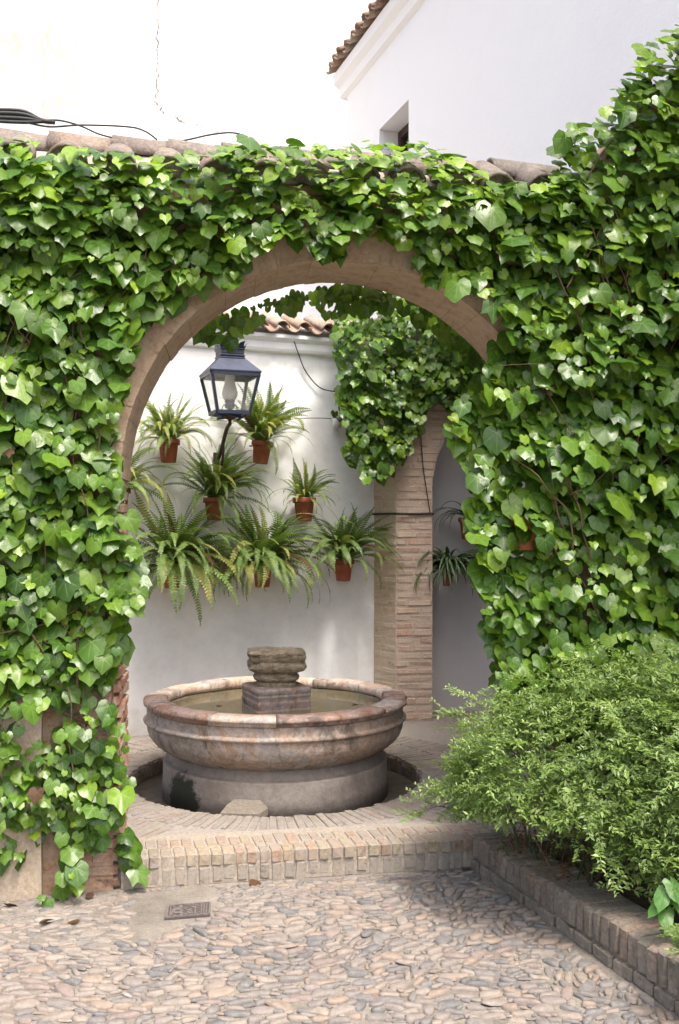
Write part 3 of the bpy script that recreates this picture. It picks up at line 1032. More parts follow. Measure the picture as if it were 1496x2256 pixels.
while s < 2.85:
    w = random.uniform(0.10, 0.15)
    brick(kerb, 'kerb_brick', kfr(s + w / 2, 0.022, -0.033 + random.uniform(-.004, .005)), KD, -KN, (w, 0.09, 0.046), 0.02)
    s += w + .008
nx, ny = 26, 26
V, Fa = [], []
for i in range(nx + 1):
    for j in range(ny + 1):
        a = kfr(3.0 * j / ny - 0.2, 0, -0.19)
        x = a.x + (2.9 - a.x) * i / nx
        y = a.y + 0.35 * (i / nx) * 1.0
        V.append((x, min(y, 5.0), 0.105 + 0.018 * float(wob(x * 6, y * 6)) + 0.03 * i / nx))
for i in range(nx):
    for j in range(ny):
        a = i * (ny + 1) + j
        Fa.append((a, a + 1, a + ny + 2, a + ny + 1))
bed = obj("planter_soil", V, Fa, M['soil'], None, True)
tag(bed, "dark soil filling the planter behind the brick kerb", None, None, "structure")
# ------------------------------------------------------------------ fountain
def marble_mat(name, shift=0.0, tint=(1, 1, 1), red=0.5):
    t = NT(name)
    p = t.mapped(t.pos(), loc=(shift, shift * .7, 0))
    n1 = t.noise(p, 3.2, 7, 0.7, 0.8)
    c = t.ramp(n1, [(0.28, (0.22, 0.185, 0.165)), (0.38, (0.37, 0.30, 0.255)), (0.46, (0.36, 0.25, 0.185)), (0.52, (0.42, 0.355, 0.31)), (0.58, (0.31, 0.28, 0.265)), (0.66, (0.40, 0.295, 0.23)), (0.78, (0.42, 0.385, 0.36))])
    n2 = t.noise(p, 7, 7, 0.75, 1.2)
    c = t.mix(t.ramp(n2, [(0.62 - 0.16 * red, 0.0), (0.70 - 0.1 * red, 0.8)]), c, (0.24, 0.085, 0.05))
    n3 = t.noise(t.mapped(p, (2.2, 2.2, 0.9)), 2.4, 7, 0.75, 0.7)
    c = t.mix(t.ramp(n3, [(0.51, 0.0), (0.62, 0.78)]), c, (0.10, 0.082, 0.066))
    c = t.mix(0.7, c, t.ramp(t.noise(p, 34, 7, 0.78), [(0.35, 0.5), (0.62, 1.2)]), 'MULTIPLY')
    c = t.mix(1.0, c, tint, 'MULTIPLY')
    t.base(c)
    t.rough(0.72)
    t.bsdf.inputs["Specular IOR Level"].default_value = 0.3
    t.bump(t.mix(0.5, t.noise(p, 22, 6, 0.7), t.noise(p, 120, 3, 0.6)), 0.65, 0.008)
    return t.m
M['marble'] = marble_mat("stained_marble", 0.0, (0.95, 0.97, 0.96), 0.18)
M['rim_a'] = marble_mat("rim_marble_red", 3.0, (0.95, 0.85, 0.82), 0.65)
M['rim_b'] = marble_mat("rim_marble_grey", 5.0, (1.25, 1.28, 1.27), 0.05)
M['rim_c'] = marble_mat("rim_marble_pale", 8.0, (1.75, 1.70, 1.62), 0.0)
M['ped'] = marble_mat("pedestal_stone", 11.0, (0.72, 0.70, 0.70), 0.55)
def drum_mat():
    t = NT("fountain_base_render")
    p = t.pos()
    c = t.ramp(t.noise(p, 4, 6, 0.65), [(0.3, (0.18, 0.152, 0.132)), (0.5, (0.26, 0.228, 0.20)), (0.65, (0.22, 0.19, 0.165)), (0.8, (0.32, 0.29, 0.245))])
    # dark damp moss patch below the bowl's drip on the left front
    q = t.n("ShaderNodeVectorMath", operation='DISTANCE')
    t.l(t.mapped(p, (1, 1, 1)), q.inputs[0])
    q.inputs[1].default_value = (FC.x - 0.50, FC.y - 0.46, 0.10)
    m = t.math('ADD', q.outputs["Value"], t.math('MULTIPLY', t.noise(p, 20, 6, 0.75), 0.22))
    c = t.mix(t.ramp(m, [(0.235, 0.97), (0.27, 0.0)]), c, (0.018, 0.022, 0.010))
    c = t.mix(0.6, c, t.ramp(t.noise(p, 30, 7, 0.78), [(0.35, 0.6), (0.62, 1.15)]), 'MULTIPLY')
    t.base(c)
    t.rough(0.85)
    t.bump(t.mix(0.5, t.noise(p, 16, 5, 0.6), t.noise(p, 90, 4, 0.6)), 0.6, 0.008)
    return t.m
M['drum'] = drum_mat()
def capital_mat():
    t = NT("weathered_capital")
    p = t.pos()
    n = t.noise(t.mapped(p, (1, 1, 2.6)), 16, 7, 0.75, 0.6)
    c = t.ramp(n, [(0.28, (0.055, 0.042, 0.03)), (0.45, (0.20, 0.165, 0.115)), (0.6, (0.34, 0.29, 0.21)), (0.75, (0.46, 0.41, 0.32))])
    t.base(c)
    t.rough(0.95)
    t.bsdf.inputs["Specular IOR Level"].default_value = 0.15
    t.bump(t.mix(0.4, n, t.noise(p, 70, 5, 0.7)), 1.0, 0.02)
    return t.m
M['capital'] = capital_mat()
def water_mat():
    t = NT("fountain_water")
    t.base((0.27, 0.26, 0.19))
    t.rough(0.03)
    t.bsdf.inputs["IOR"].default_value = 1.33
    t.bsdf.inputs["Specular IOR Level"].default_value = 1.0
    tr = t.n("ShaderNodeBsdfTransparent")
    tr.inputs[0].default_value = (0.75, 0.68, 0.40, 1)
    ms = t.n("ShaderNodeMixShader")
    ms.inputs[0].default_value = 0.5
    t.l(tr.outputs[0], ms.inputs[1]); t.l(t.bsdf.outputs[0], ms.inputs[2])
    t.l(ms.outputs[0], t.out.inputs[0])
    t.bump(t.noise(t.pos(), 9, 2, 0.4), 0.04, 0.01)
    return t.m
M['water'] = water_mat()

ft = thing("fountain", "round pink and grey marble fountain basin with stone block in its middle", "fountain", (FC.x, FC.y, 0.03))
TILT = Matrix.Translation(FC) @ Matrix.Rotation(R(-0.7), 4, 'X') @ Matrix.Translation(-FC)
TILT = Matrix.Translation((FC.x, FC.y, 0.4)) @ Matrix.Rotation(R(-0.8), 4, 'X') @ Matrix.Translation((-FC.x, -FC.y, -0.4))
bowl_prof = [(0.0, 0.395), (0.40, 0.40), (0.56, 0.44), (0.63, 0.50), (0.652, 0.545), (0.70, 0.556), (0.762, 0.556), (0.766, 0.545), (0.763, 0.503),
             (0.765, 0.499), (0.778, 0.494), (0.785, 0.487), (0.784, 0.478), (0.772, 0.472), (0.766, 0.470), (0.764, 0.455), (0.760, 0.425), (0.748, 0.392), (0.726, 0.362), (0.695, 0.335), (0.655, 0.31), (0.61, 0.29), (0.56, 0.278), (0.0, 0.275)]
obj("bowl", *lathe_vf(bowl_prof, 128, jit=0.004, jf=9, cx=FC.x, cy=FC.y), M['marble'], ft, True, TILT)
# rim of separate stones; angle measured from +X, the viewer's side is -90 degrees
rim_cuts = [(-178, -146, 'rim_a'), (-146, -114.5, 'rim_a'), (-114.5, -86, 'rim_b'), (-86, -60, 'rim_a'), (-60, -36, 'rim_a'), (-36, -12, 'rim_b'), (-12, 8, 'rim_a'), (8, 40, 'rim_c'),
            (40, 63, 'rim_c'), (63, 72, 'rim_b'), (72, 104, 'rim_c'), (104, 124, 'rim_c'), (124, 134, 'rim_b'), (134, 160, 'rim_c'), (160, 182, 'rim_c')]
for i, (a0, a1, mk) in enumerate(rim_cuts):
    dz = random.uniform(-.006, .005); dr = random.uniform(-.006, .006)
    prof = [(0.655, 0.556), (0.650, 0.575), (0.650, 0.600), (0.660, 0.610), (0.72, 0.613), (0.775, 0.610), (0.788, 0.604), (0.793, 0.593), (0.792, 0.582), (0.788, 0.578), (0.774, 0.574), (0.771, 0.570), (0.770, 0.556)]
    prof = [(r + dr * (1 if r > .7 else .5), z + (dz if z > .58 else 0)) for r, z in prof]
    ns = max(4, int((a1 - a0) / 2.5))
    obj("rim_stone", *lathe_vf(prof, ns, R(a0 + 0.25), R(a1 - 0.25), True, 0.0045, 14, FC.x, FC.y), M[mk], ft, True, TILT)
drum = obj("base", *lathe_vf([(0.0, 0.031), (0.675, 0.031), (0.673, 0.15), (0.671, 0.236), (0.670, 0.242), (0.667, 0.245), (0.660, 0.247), (0.640, 0.249), (0.636, 0.25), (0.632, 0.253), (0.622, 0.275), (0.612, 0.30), (0.60, 0.315), (0.0, 0.316)], 112, jit=0.004, jf=5, cx=FC.x, cy=FC.y), M['drum'], ft, True)
obj("water", *lathe_vf([(0.0, 0.540), (0.66, 0.540)], 96, cx=FC.x, cy=FC.y), M['water'], ft, True)

def loft_square(prof, power, seed, jit, jf, cx, cy, rot, seg=56, aspect=1.0, layer=0.0):
    V, Fa = [], []
    for (h, z) in prof:
        for k in range(seg):
            a = 2 * math.pi * k / seg
            ca, sa = math.cos(a), math.sin(a)
            den = (abs(ca) ** power + abs(sa) ** power) ** (1 / power)
            x, y = h * ca / den, h * sa / den * aspect
            d = jit * float(wob(x * jf + seed, y * jf, z * jf * 2.2)) + layer * math.sin(z * 160 + 3 * math.sin(6 * x + seed))
            x *= 1 + d / max(h, .02); y *= 1 + d / max(h, .02)
            xr = x * math.cos(rot) - y * math.sin(rot); yr = x * math.sin(rot) + y * math.cos(rot)
            V.append((cx + xr, cy + yr, z + 0.4 * d))
    n = len(prof)
    for i in range(n - 1):
        for k in range(seg):
            k2 = (k + 1) % seg
            Fa.append((i * seg + k, i * seg + k2, (i + 1) * seg + k2, (i + 1) * seg + k))
    Fa.append(tuple(range(seg))[::-1]); Fa.append(tuple(range((n - 1) * seg, n * seg)))
    return V, Fa
ROT = R(23)
prof = [(0.170, 0.40), (0.171, 0.52)] + [(0.169 + random.uniform(-.0025, .0025), 0.54 + 0.012 * k) for k in range(11)] + [(0.164, 0.670), (0.155, 0.672)]
obj("pedestal", *loft_square(prof, 16, 2.0, 0.003, 18, FC.x + 0.0, FC.y - 0.02, ROT, 72, 1.0, 0.0003), M['ped'], ft)
def carved(prof, seed, rot, cx, cy, seg=110):
    """weathered capital: (half width, half depth, power, z) rings with layered erosion"""
    V, Fa = [], []
    rr = random.Random(seed)
    for (hx, hy, pw, z) in prof:
        for k in range(seg):
            a = 2 * math.pi * k / seg
            ca, sa = math.cos(a), math.sin(a)
            den = (abs(ca) ** pw + abs(sa) ** pw) ** (1 / pw)
            x, y = hx * ca / den, hy * sa / den
            d = 0.0035 * float(wob(x * 22 + seed, y * 22, z * 25)) + 0.0035 * float(wob(x * 90, y * 90 + seed, z * 170)) + rr.uniform(-.0012, .0012)
            if x < -0.10 and y < 0.02 and 0.785 < z < 0.865:      # broken-out left end
                d -= 0.022 * min(1, (-0.10 - x) / .03)
            f = 1 + d / math.hypot(hx, hy)
            x, y = x * f, y * f
            V.append((cx + x * math.cos(rot) - y * math.sin(rot), cy + x * math.sin(rot) + y * math.cos(rot), z + 0.5 * d + 0.012 * (x / .17) * (1 if z > .76 else .2) * -0.3))
    n = len(prof)
    for i in range(n - 1):
        for k in range(seg):
            k2 = (k + 1) % seg
            Fa.append((i * seg + k, i * seg + k2, (i + 1) * seg + k2, (i + 1) * seg + k))
    Fa.append(tuple(range(seg))[::-1]); Fa.append(tuple(range((n - 1) * seg, n * seg)))
    return V, Fa
cp = [(.118, .105, 3, .668), (.120, .106, 3, .680), (.117, .104, 3, .690), (.114, .102, 3, .697), (.126, .112, 3, .703), (.135, .120, 3, .711), (.138, .122, 3, .721), (.134, .119, 3, .731), (.122, .108, 3, .738),
      (.116, .103, 4, .743), (.120, .106, 5, .749), (.140, .118, 6, .757), (.160, .128, 8, .767), (.172, .134, 8, .779), (.176, .136, 8, .791), (.173, .134, 8, .802), (.165, .129, 8, .810), (.158, .125, 8, .815),
      (.158, .125, 8, .820), (.166, .130, 9, .826), (.172, .134, 9, .836), (.173, .135, 9, .848), (.170, .133, 9, .860), (.172, .134, 9, .868), (.166, .128, 8, .877), (.150, .115, 7, .882), (.10, .08, 5, .885), (.04, .03, 3, .886)]
obj("capital", *carved(cp, 5.0, R(6), FC.x + 0.003, FC.y - 0.01), M['capital'], ft, False)

slv = [(-0.62, 5.20, .138), (-0.42, 5.19, .136), (-0.375, 5.25, .150), (-0.42, 5.335, .168), (-0.56, 5.35, .170), (-0.595, 5.29, .156)]
sl = obj("stone_slab", [(x, y, z - .035) for x, y, z in slv] + slv, [(5, 4, 3, 2, 1, 0), (6, 7, 8, 9, 10, 11)] + [(k, (k + 1) % 6, 6 + (k + 1) % 6, 6 + k) for k in range(6)], M['kerb_brick'])
tag(sl, "flat broken stone slab leaning in the pit against the fountain base", "slab")

# ------------------------------------------------------------------ wall lantern
LC = at(506, 860, 6.62); LC.z = 0
LX = Vector((math.cos(R(20)), math.sin(R(20)), 0)); LY = Vector((-math.sin(R(20)), math.cos(R(20)), 0))
def lp_(x, y, z):
    p = LC + LX * x + LY * y
    return Vector((p.x, p.y, z))
ln = thing("wall_lantern", "blue-black iron lantern with glass panes on a wall bracket", "lantern", lp_(0, 0, 2.35))
zt, zb_, ht, hb_ = 2.615, 2.372, 0.158, 0.108
def bar(p, q, w):
    p, q = Vector(p), Vector(q)
    d = (q - p).normalized(); a = d.cross(LY)
    if a.length < .1: a = d.cross(LX)
    a.normalize(); b = d.cross(a)
    V = []
    for e in (p, q):
        for (s, t) in ((-1, -1), (1, -1), (1, 1), (-1, 1)):
            V.append(e + a * s * w / 2 + b * t * w / 2)
    return V, [(0, 1, 2, 3), (7, 6, 5, 4), (0, 4, 5, 1), (1, 5, 6, 2), (2, 6, 7, 3), (3, 7, 4, 0)]
cs = [(-1, -1), (1, -1), (1, 1), (-1, 1)]
parts = []
for i in range(4):
    (x, y), (x2, y2) = cs[i], cs[(i + 1) % 4]
    parts.append(bar(lp_(x * ht, y * ht, zt), lp_(x * hb_, y * hb_, zb_), 0.020))
    parts.append(bar(lp_(x * ht, y * ht, zt + .002), lp_(x2 * ht, y2 * ht, zt + .002), 0.022))
    parts.append(bar(lp_(x * hb_, y * hb_, zb_ - .002), lp_(x2 * hb_, y2 * hb_, zb_ - .002), 0.024))
    parts.append(bar(lp_(x * (hb_ - .0), y * (hb_ - .0), zb_ - .002), lp_(x2 * 0.07, y2 * 0.07, zb_ - .035), 0.014))
frame = obj("frame", *merge_vf(parts), M['iron'], ln)
def lglass():
    t = NT("lantern_glass")
    t.base((0.8, 0.82, 0.8)); t.rough(0.05)
    tr = t.n("ShaderNodeBsdfTransparent")
    tr.inputs[0].default_value = (0.93, 0.95, 0.94, 1)
    gl = t.n("ShaderNodeBsdfGlossy"); gl.inputs["Roughness"].default_value = 0.03
    df = t.n("ShaderNodeBsdfDiffuse"); df.inputs[0].default_value = (0.7, 0.72, 0.68, 1)
    m1 = t.n("ShaderNodeMixShader"); m1.inputs[0].default_value = 0.12
    m2 = t.n("ShaderNodeMixShader"); m2.inputs[0].default_value = 0.10
    t.l(tr.outputs[0], m1.inputs[1]); t.l(df.outputs[0], m1.inputs[2])
    t.l(m1.outputs[0], m2.inputs[1]); t.l(gl.outputs[0], m2.inputs[2])
    t.l(m2.outputs[0], t.out.inputs[0])
    return t.m
M['lglass'] = lglass()
for i in range(4):
    (x, y), (x2, y2) = cs[i], cs[(i + 1) % 4]
    obj("pane", [lp_(x * hb_, y * hb_, zb_), lp_(x2 * hb_, y2 * hb_, zb_), lp_(x2 * ht, y2 * ht, zt), lp_(x * ht, y * ht, zt)], [(0, 1, 2, 3)], M['lglass'], ln)
def sq_loft(prof):
    V, Fa = [], []
    for (h, z) in prof:
        for (x, y) in cs:
            V.append(lp_(x * h, y * h, z))
    for i in range(len(prof) - 1):
        for k in range(4):
            k2 = (k + 1) % 4
            Fa.append((i * 4 + k, i * 4 + k2, (i + 1) * 4 + k2, (i + 1) * 4 + k))
    Fa.append((3, 2, 1, 0)); n = len(prof) * 4
    Fa.append((n - 4, n - 3, n - 2, n - 1))
    return V, Fa
obj("roof", *sq_loft([(0.172, 2.628), (0.172, 2.636), (0.090, 2.722), (0.08, 2.724)]), M['iron'], ln)
ch = obj("chimney", *sq_loft([(0.080, 2.722), (0.086, 2.728), (0.080, 2.734), (0.080, 2.740), (0.086, 2.746), (0.078, 2.752), (0.078, 2.784), (0.086, 2.790), (0.080, 2.796), (0.090, 2.806), (0.06, 2.812)]), M['iron'], ln)
pv = []
for i in range(9):
    pv.append(box_vf(-.004, .004, -.003, .003, -.008, .008))
V, Fa = [], []
for i, (v, f) in enumerate(pv):
    o_ = len(V)
    V += [lp_(-0.064 + i * 0.016 + q[0], -0.079 + q[1], 2.768 + q[2]) for q in v]
    Fa += [tuple(a + o_ for a in q) for q in f]
obj("vent_holes", V, Fa, M['cable'], ch)
def crest(zc, r, h, n, name):
    for k in range(n):
        a = 2 * math.pi * k / n + R(45)
        ro = r * (1.0 if n != 8 or k % 2 else .88)
        V = []
        for (w, dr, dz) in ((0.030, 0, 0), (0.036, 0.006, h * .4), (0.022, 0.018, h * .75), (0.003, 0.036, h)):
            for s in (-1, 1):
                x = (ro + dr) * math.cos(a) - s * w * math.sin(a); y = (ro + dr) * math.sin(a) + s * w * math.cos(a)
                V.append(lp_(x, y, zc + dz))
        V2 = [v - Vector((math.cos(a), math.sin(a), 0)) * 0.004 for v in V]
        Fs = []
        for i in range(3):
            b = 2 * i
            Fs += [(b, b + 1, b + 3, b + 2), (8 + b + 2, 8 + b + 3, 8 + b + 1, 8 + b), (b, b + 2, 8 + b + 2, 8 + b), (b + 1, 8 + b + 1, 8 + b + 3, b + 3)]
        Fs += [(0, 8, 9, 1), (6, 7, 15, 14)]
        obj(name, V + V2, Fs, M['iron'], ln)
crest(2.802, 0.092, 0.042, 8, "crest_leaf")
obj("cap", *lathe_vf([(0.0, 2.81), (0.062, 2.812), (0.058, 2.83), (0.04, 2.838), (0.046, 2.852), (0.030, 2.875), (0.012, 2.89), (0.016, 2.90), (0.010, 2.912), (0.0, 2.918)], 16, cx=LC.x, cy=LC.y), M['iron'], ln, True)
crest(2.842, 0.048, 0.03, 6, "crest_leaf")
M['frost'] = plain_mat("frosted_bulb_glass", (0.72, 0.73, 0.68), 0.35, 0, 0.04, 8, 0.4, 0)
obj("glass_chimney", *lathe_vf([(0.030, 2.628), (0.032, 2.60), (0.036, 2.565), (0.046, 2.535), (0.053, 2.510), (0.052, 2.488), (0.042, 2.468), (0.032, 2.458), (0.0, 2.456)], 20, cx=LC.x, cy=LC.y), M['frost'], ln, True)
bu = obj("burner", *lathe_vf([(0.0, 2.38), (0.014, 2.382), (0.016, 2.40), (0.034, 2.412), (0.036, 2.43), (0.028, 2.436), (0.034, 2.446), (0.034, 2.462), (0.0, 2.463)], 14, cx=LC.x, cy=LC.y), M['iron'], ln, True)
sc = []
for a in (20, 110, 200, 290):
    pts = []
    for k in range(14):
        t = k / 13
        r_ = 0.025 + 0.055 * t
        ang = R(a) + 0.0
        z_ = 2.40 + 0.03 * math.sin(t * 6.5) * (1 - .2 * t)
        pts.append((LC.x + r_ * math.cos(ang), LC.y + r_ * math.sin(ang), z_))
    sc.append(tube_vf(pts, 0.003, 5))
obj("scrolls", *merge_vf(sc), M['iron'], bu)
wallpt = fern_px(476, 990, 0.0)
Wd = (Vector((wallpt.x, wallpt.y, 0)) - LC); Wd.z = 0
pts = [lp_(0, 0, 2.335), lp_(0, 0, 2.30), lp_(0, 0, 2.29) + Wd * .15, lp_(0, 0, 2.24) + Wd * .35, lp_(0, 0, 2.15) + Wd * .62, lp_(0, 0, 2.10) + Wd * .85, lp_(0, 0, 2.09) + Wd * .99]
br = obj("bracket", *tube_vf(smooth_path(pts, 26), 0.013, 8), M['rust'], ln, True)
pts = [lp_(0, 0, 2.22) + Wd * .45, lp_(0, 0, 2.13) + Wd * .45, lp_(0, 0, 2.03) + Wd * .60, lp_(0, 0, 1.98) + Wd * .82, lp_(0, 0, 1.97) + Wd * .985]
obj("brace", *tube_vf(smooth_path(pts, 22), 0.009, 6), M['rust'], br, True)
wp = lp_(0, 0, 2.04) + Wd * .99
obj("wall_plate", *prism_vf([(wp.x + GT.x * s + GN.x * d, wp.y + GT.y * s + GN.y * d) for (s, d) in ((-.02, .012), (.02, .012), (.02, -.03), (-.02, -.03))], 1.92, 2.16), M['rust'], ln)
obj("base_cup", *lathe_vf([(0.0, 2.325), (0.02, 2.33), (0.055, 2.345), (0.075, 2.352), (0.0, 2.353)], 16, cx=LC.x, cy=LC.y), M['rust'], ln, True)

# ------------------------------------------------------------------ ferns in wall pots
def frond_template(seed, phi0, bend, n=30, width=0.062):
    r = random.Random(seed)
    V, T = [], []
    P, Tn = [], []
    p = Vector((0, 0, 0)); side = r.uniform(-.85, .85)
    yaw = 0.0
    ph = R(phi0)
    ds = 1.0 / n
    for i in range(n + 1):
        s = i * ds
        P.append(p.copy())
        a = ph - R(bend) * s ** 1.4
        yaw = side * s
        d = Vector((math.cos(a) * math.cos(yaw), math.cos(a) * math.sin(yaw), math.sin(a)))
        Tn.append(d)
        p = p + d * ds
    twist = r.uniform(-.3, .3)
    for i in range(n):            # rachis
        a, b = P[i], P[i + 1]
        w = Vector((0, 1, 0)).cross(Tn[i]).normalized()
        lat = Tn[i].cross(w).normalized()
        k = len(V)
        V += [a - lat * .004, a + lat * .004, b + lat * .004, b - lat * .004]
        T += [(k, k + 1, k + 2), (k, k + 2, k + 3)]
    for i in range(3, n + 1):
        s = i * ds
        env = (math.sin(math.pi * min(1, (s * 0.86 + 0.14))) ** 0.55) * (1.0 if s < .9 else .75)
        L = width * env * r.uniform(.85, 1.1)
        d = Tn[min(i, n)]
        lat0 = d.cross(Vector((0, 0, 1)))
        if lat0.length < .15: lat0 = Vector((0, -1, 0))
        lat0.normalize()
        nrm = lat0.cross(d).normalized()
        for sgn in (-1, 1):
            lat = (lat0 * sgn + nrm * (0.15 + sgn * twist) - Vector((0, 0, .25)) + d * 0.28).normalized()
            b = P[i]; hw = ds * 0.40
            k = len(V)
            V += [b - d * hw, b + lat * L * .55 - d * hw * .9 , b + lat * L, b + lat * L * .5 + d * hw, b + d * hw * .6]
            T += [(k, k + 1, k + 4), (k + 1, k + 3, k + 4), (k + 1, k + 2, k + 3)]
    return np.array([tuple(v) for v in V]), np.array(T), None
FR_UP = [frond_template(s, 82 - 6 * (s % 3), 35 + 22 * (s % 4)) for s in range(5)]
FR_ARCH = [frond_template(20 + s, 66 - 7 * (s % 3), 95 + 18 * (s % 4)) for s in range(6)]
FR_DROOP = [frond_template(40 + s, 38 - 9 * (s % 3), 105 + 12 * (s % 4)) for s in range(6)]
frond_meshes = {}
for mk in ('fern', 'fern_yellow', 'dead'):
    for nm, tp in (('up', FR_UP), ('arch', FR_ARCH), ('droop', FR_DROOP)):
        frond_meshes[mk, nm] = [tri_mesh("frond", t, M[mk]) for t in tp]
POT_PROF = [(0.0, 0.0), (0.050, 0.0), (0.053, 0.004), (0.068, 0.128), (0.078, 0.130), (0.081, 0.136), (0.082, 0.160), (0.079, 0.165), (0.072, 0.164), (0.068, 0.150), (0.0, 0.148)]
def potted_fern(px, py, label, nf, L, up, arch, droop, yellow=0.15, off=0.10, tilt=0.0, potmat='terracotta', sc=1.0, spread=112):
    c = fern_px(px, py, off)             # rim of the pot
    base = c - Vector((0, 0, 0.165 * sc))
    t = thing("potted_fern", label, "potted fern", base, "ferns in terracotta pots hung on the white wall")
    v, f = lathe_vf(POT_PROF[:-1], 24)
    obj("pot", v, f, M[potmat], t, True, Matrix.Translation(base) @ Matrix.Rotation(tilt, 4, 'Y') @ Matrix.Scale(sc, 4))
    v, f = lathe_vf([(0.0, 0.152), (0.04, 0.155), (0.07, 0.148)], 14)
    obj("soil", v, f, M['soil'], t, True, Matrix.Translation(base) @ Matrix.Scale(sc, 4))
    # iron ring holding the pot to the wall
    ring = [(c.x + 0.080 * sc * math.cos(a), c.y + 0.080 * sc * math.sin(a), c.z - 0.035 * sc) for a in np.linspace(0, 2 * math.pi, 20)]
    tail = [Vector((c.x, c.y, c.z - 0.035 * sc)) - GN * d for d in (0.08 * sc, off + 0.01)]
    obj("hanger", *merge_vf([tube_vf(ring, 0.003, 5), tube_vf(tail, 0.003, 5)]), M['rust'], t)
    ga = math.atan2(GN.y, GN.x)
    for k in range(nf):
        q = random.random() * (up + arch + droop)
        kind = 'up' if q < up else ('arch' if q < up + arch else 'droop')
        az = ga + R(random.uniform(-spread, spread))
        if kind == 'up': az = ga + R(random.uniform(-180, 180))
        l = L * random.uniform(.45, 1.15) * (0.9 if kind == 'up' else 1.0)
        # keep fronds off the wall
        if math.cos(az - ga) < -0.1 and kind != 'up': l *= .6
        if kind == 'up' and math.cos(az - ga) < 0: az = ga + (az - ga) * .5
        mk = 'dead' if random.random() < .03 else ('fern_yellow' if random.random() < yellow else 'fern')
        o_ = Vector((math.cos(az), math.sin(az), 0)) * 0.025
        mtx = Matrix.Translation(c + o_ + Vector((0, 0, -0.015))) @ Matrix.Rotation(az, 4, 'Z') @ Euler((random.gauss(0, .25), random.gauss(0, .22), random.gauss(0, .15))).to_matrix().to_4x4() @ Matrix.Diagonal((l, l * random.uniform(.8, 1.2), l, 1))
        link_obj("frond", random.choice(frond_meshes[mk, kind]), t, mtx)
potted_fern(371, 968, "yellowish fern in a terracotta pot, highest at the left beside the arch", 109, 0.41, 5, 4, 0.8, 0.5, 0.11)
potted_fern(573, 972, "yellowish fern in a terracotta pot, highest at the right behind the lantern", 135, 0.49, 8, 3, 0.8, 0.5, 0.12, 0.12)
potted_fern(472, 1096, "green fern in a terracotta pot below the lantern", 151, 0.50, 6, 5, 0.8, 0.12, 0.11)
potted_fern(670, 1096, "small pale fern in a terracotta pot right of centre, above the lowest right pot", 87, 0.33, 5, 3, 0.8, 0.4, 0.11, 0, 'terracotta', 1.08)
potted_fern(756, 1232, "upright green fern in a terracotta pot, nearest the brick pillar", 120, 0.54, 7, 4, 0.8, 0.12, 0.12, 0.03, spread=95)
potted_fern(379, 1244, "large drooping fern hiding its pot, lowest at the left", 204, 0.63, 4, 6, 8, 0.18, 0.13)
potted_fern(578, 1244, "large drooping fern hiding its pot, lowest in the middle above the fountain", 204, 0.61, 4, 6, 8, 0.2, 0.13)
potted_fern(262, 1075, "straggly yellowing fern half hidden behind the left pier", 87, 0.46, 3, 5, 3, 0.6, 0.11)

sp_ = fern_px(742, 925, 0.07)
t = thing("small_potted_plant", "tiny leafy plant in a pale pot beside the hanging inner ivy", "potted plant", sp_ - Vector((0, 0, .07)))
v, f = lathe_vf([(0, 0), (.032, 0), (.042, .07), (.038, .07), (.034, .06), (0, .058)], 18)
obj("pot", v, f, M['white_pot'], t, True, Matrix.Translation(sp_ - Vector((0, 0, .06))))

# strap-leaved plants in the niche
def strap_template(seed, phi0, bend, n=10, w=0.028):
    r = random.Random(seed)
    V, T, A = [], [], []
    p = Vector((0, 0, 0)); s_ = r.uniform(-.3, .3)
    for i in range(n + 1):
        s = i / n
        a = R(phi0) - R(bend) * s ** 1.2
        d = Vector((math.cos(a) * math.cos(s_ * s), math.cos(a) * math.sin(s_ * s), math.sin(a)))
        ww = w * (1 - s ** 3) * (0.6 + 0.4 * min(1, s * 4)) + .001
        lat = Vector((-math.sin(s_ * s), math.cos(s_ * s), 0))
        up = d.cross(lat) * -1
        V += [p - lat * ww + up * ww * .5, p, p + lat * ww + up * ww * .5]; A += [0, 1, 0]
        p = p + d / n
    for i in range(n):
        for k in range(2):
            a, b, c, d = 3 * i + k, 3 * i + k + 1, 3 * i + 4 + k, 3 * i + 3 + k
            T += [(a, b, c), (a, c, d)]
    return np.array([tuple(v) for v in V]), np.array(T), np.array(A, float)
STRAP = [tri_mesh("blade", strap_template(s, 70 - 12 * (s % 4), 130 + 15 * (s % 3)), M['spider']) for s in range(8)]
def spider(px, py, label, nb, L, depth, sc=1.0, wall_n=NNv):
    c = at(px, py, depth)
    t = thing("spider_plant", label, "spider plant", c - Vector((0, 0, .15 * sc)), "spider plants hung in the niche")
    v, f = lathe_vf(POT_PROF[:-1], 22)
    obj("pot", v, f, M['terracotta'], t, True, Matrix.Translation(c - Vector((0, 0, .165 * sc))) @ Matrix.Scale(sc, 4))
    obj("soil", *lathe_vf([(0.0, 0.152), (0.07, 0.148)], 14), M['soil'], t, True, Matrix.Translation(c - Vector((0, 0, .165 * sc))) @ Matrix.Scale(sc, 4))
    obj("hanger", *tube_vf([c - Vector((0, 0, .04)), c - wall_n * 0.14 - Vector((0, 0, .04))], 0.004, 5), M['rust'], t)
    ga = math.atan2(wall_n.y, wall_n.x)
    for k in range(nb):
        az = ga + R(random.uniform(-120, 120))
        l = L * random.uniform(.6, 1.15)
        mtx = Matrix.Translation(c) @ Matrix.Rotation(az, 4, 'Z') @ Euler((random.gauss(0, .15), random.gauss(0, .15), 0)).to_matrix().to_4x4() @ Matrix.Scale(l, 4)
        link_obj("blade", random.choice(STRAP), t, mtx)
spider(986, 1262, "dark strap-leaved spider plant hanging low in the niche beside the pillar", 150, 0.50, 7.90, 0.62)
spider(1033, 1140, "dark strap-leaved spider plant in a red pot half behind the ivy edge", 40, 0.40, 7.90, 1.05)

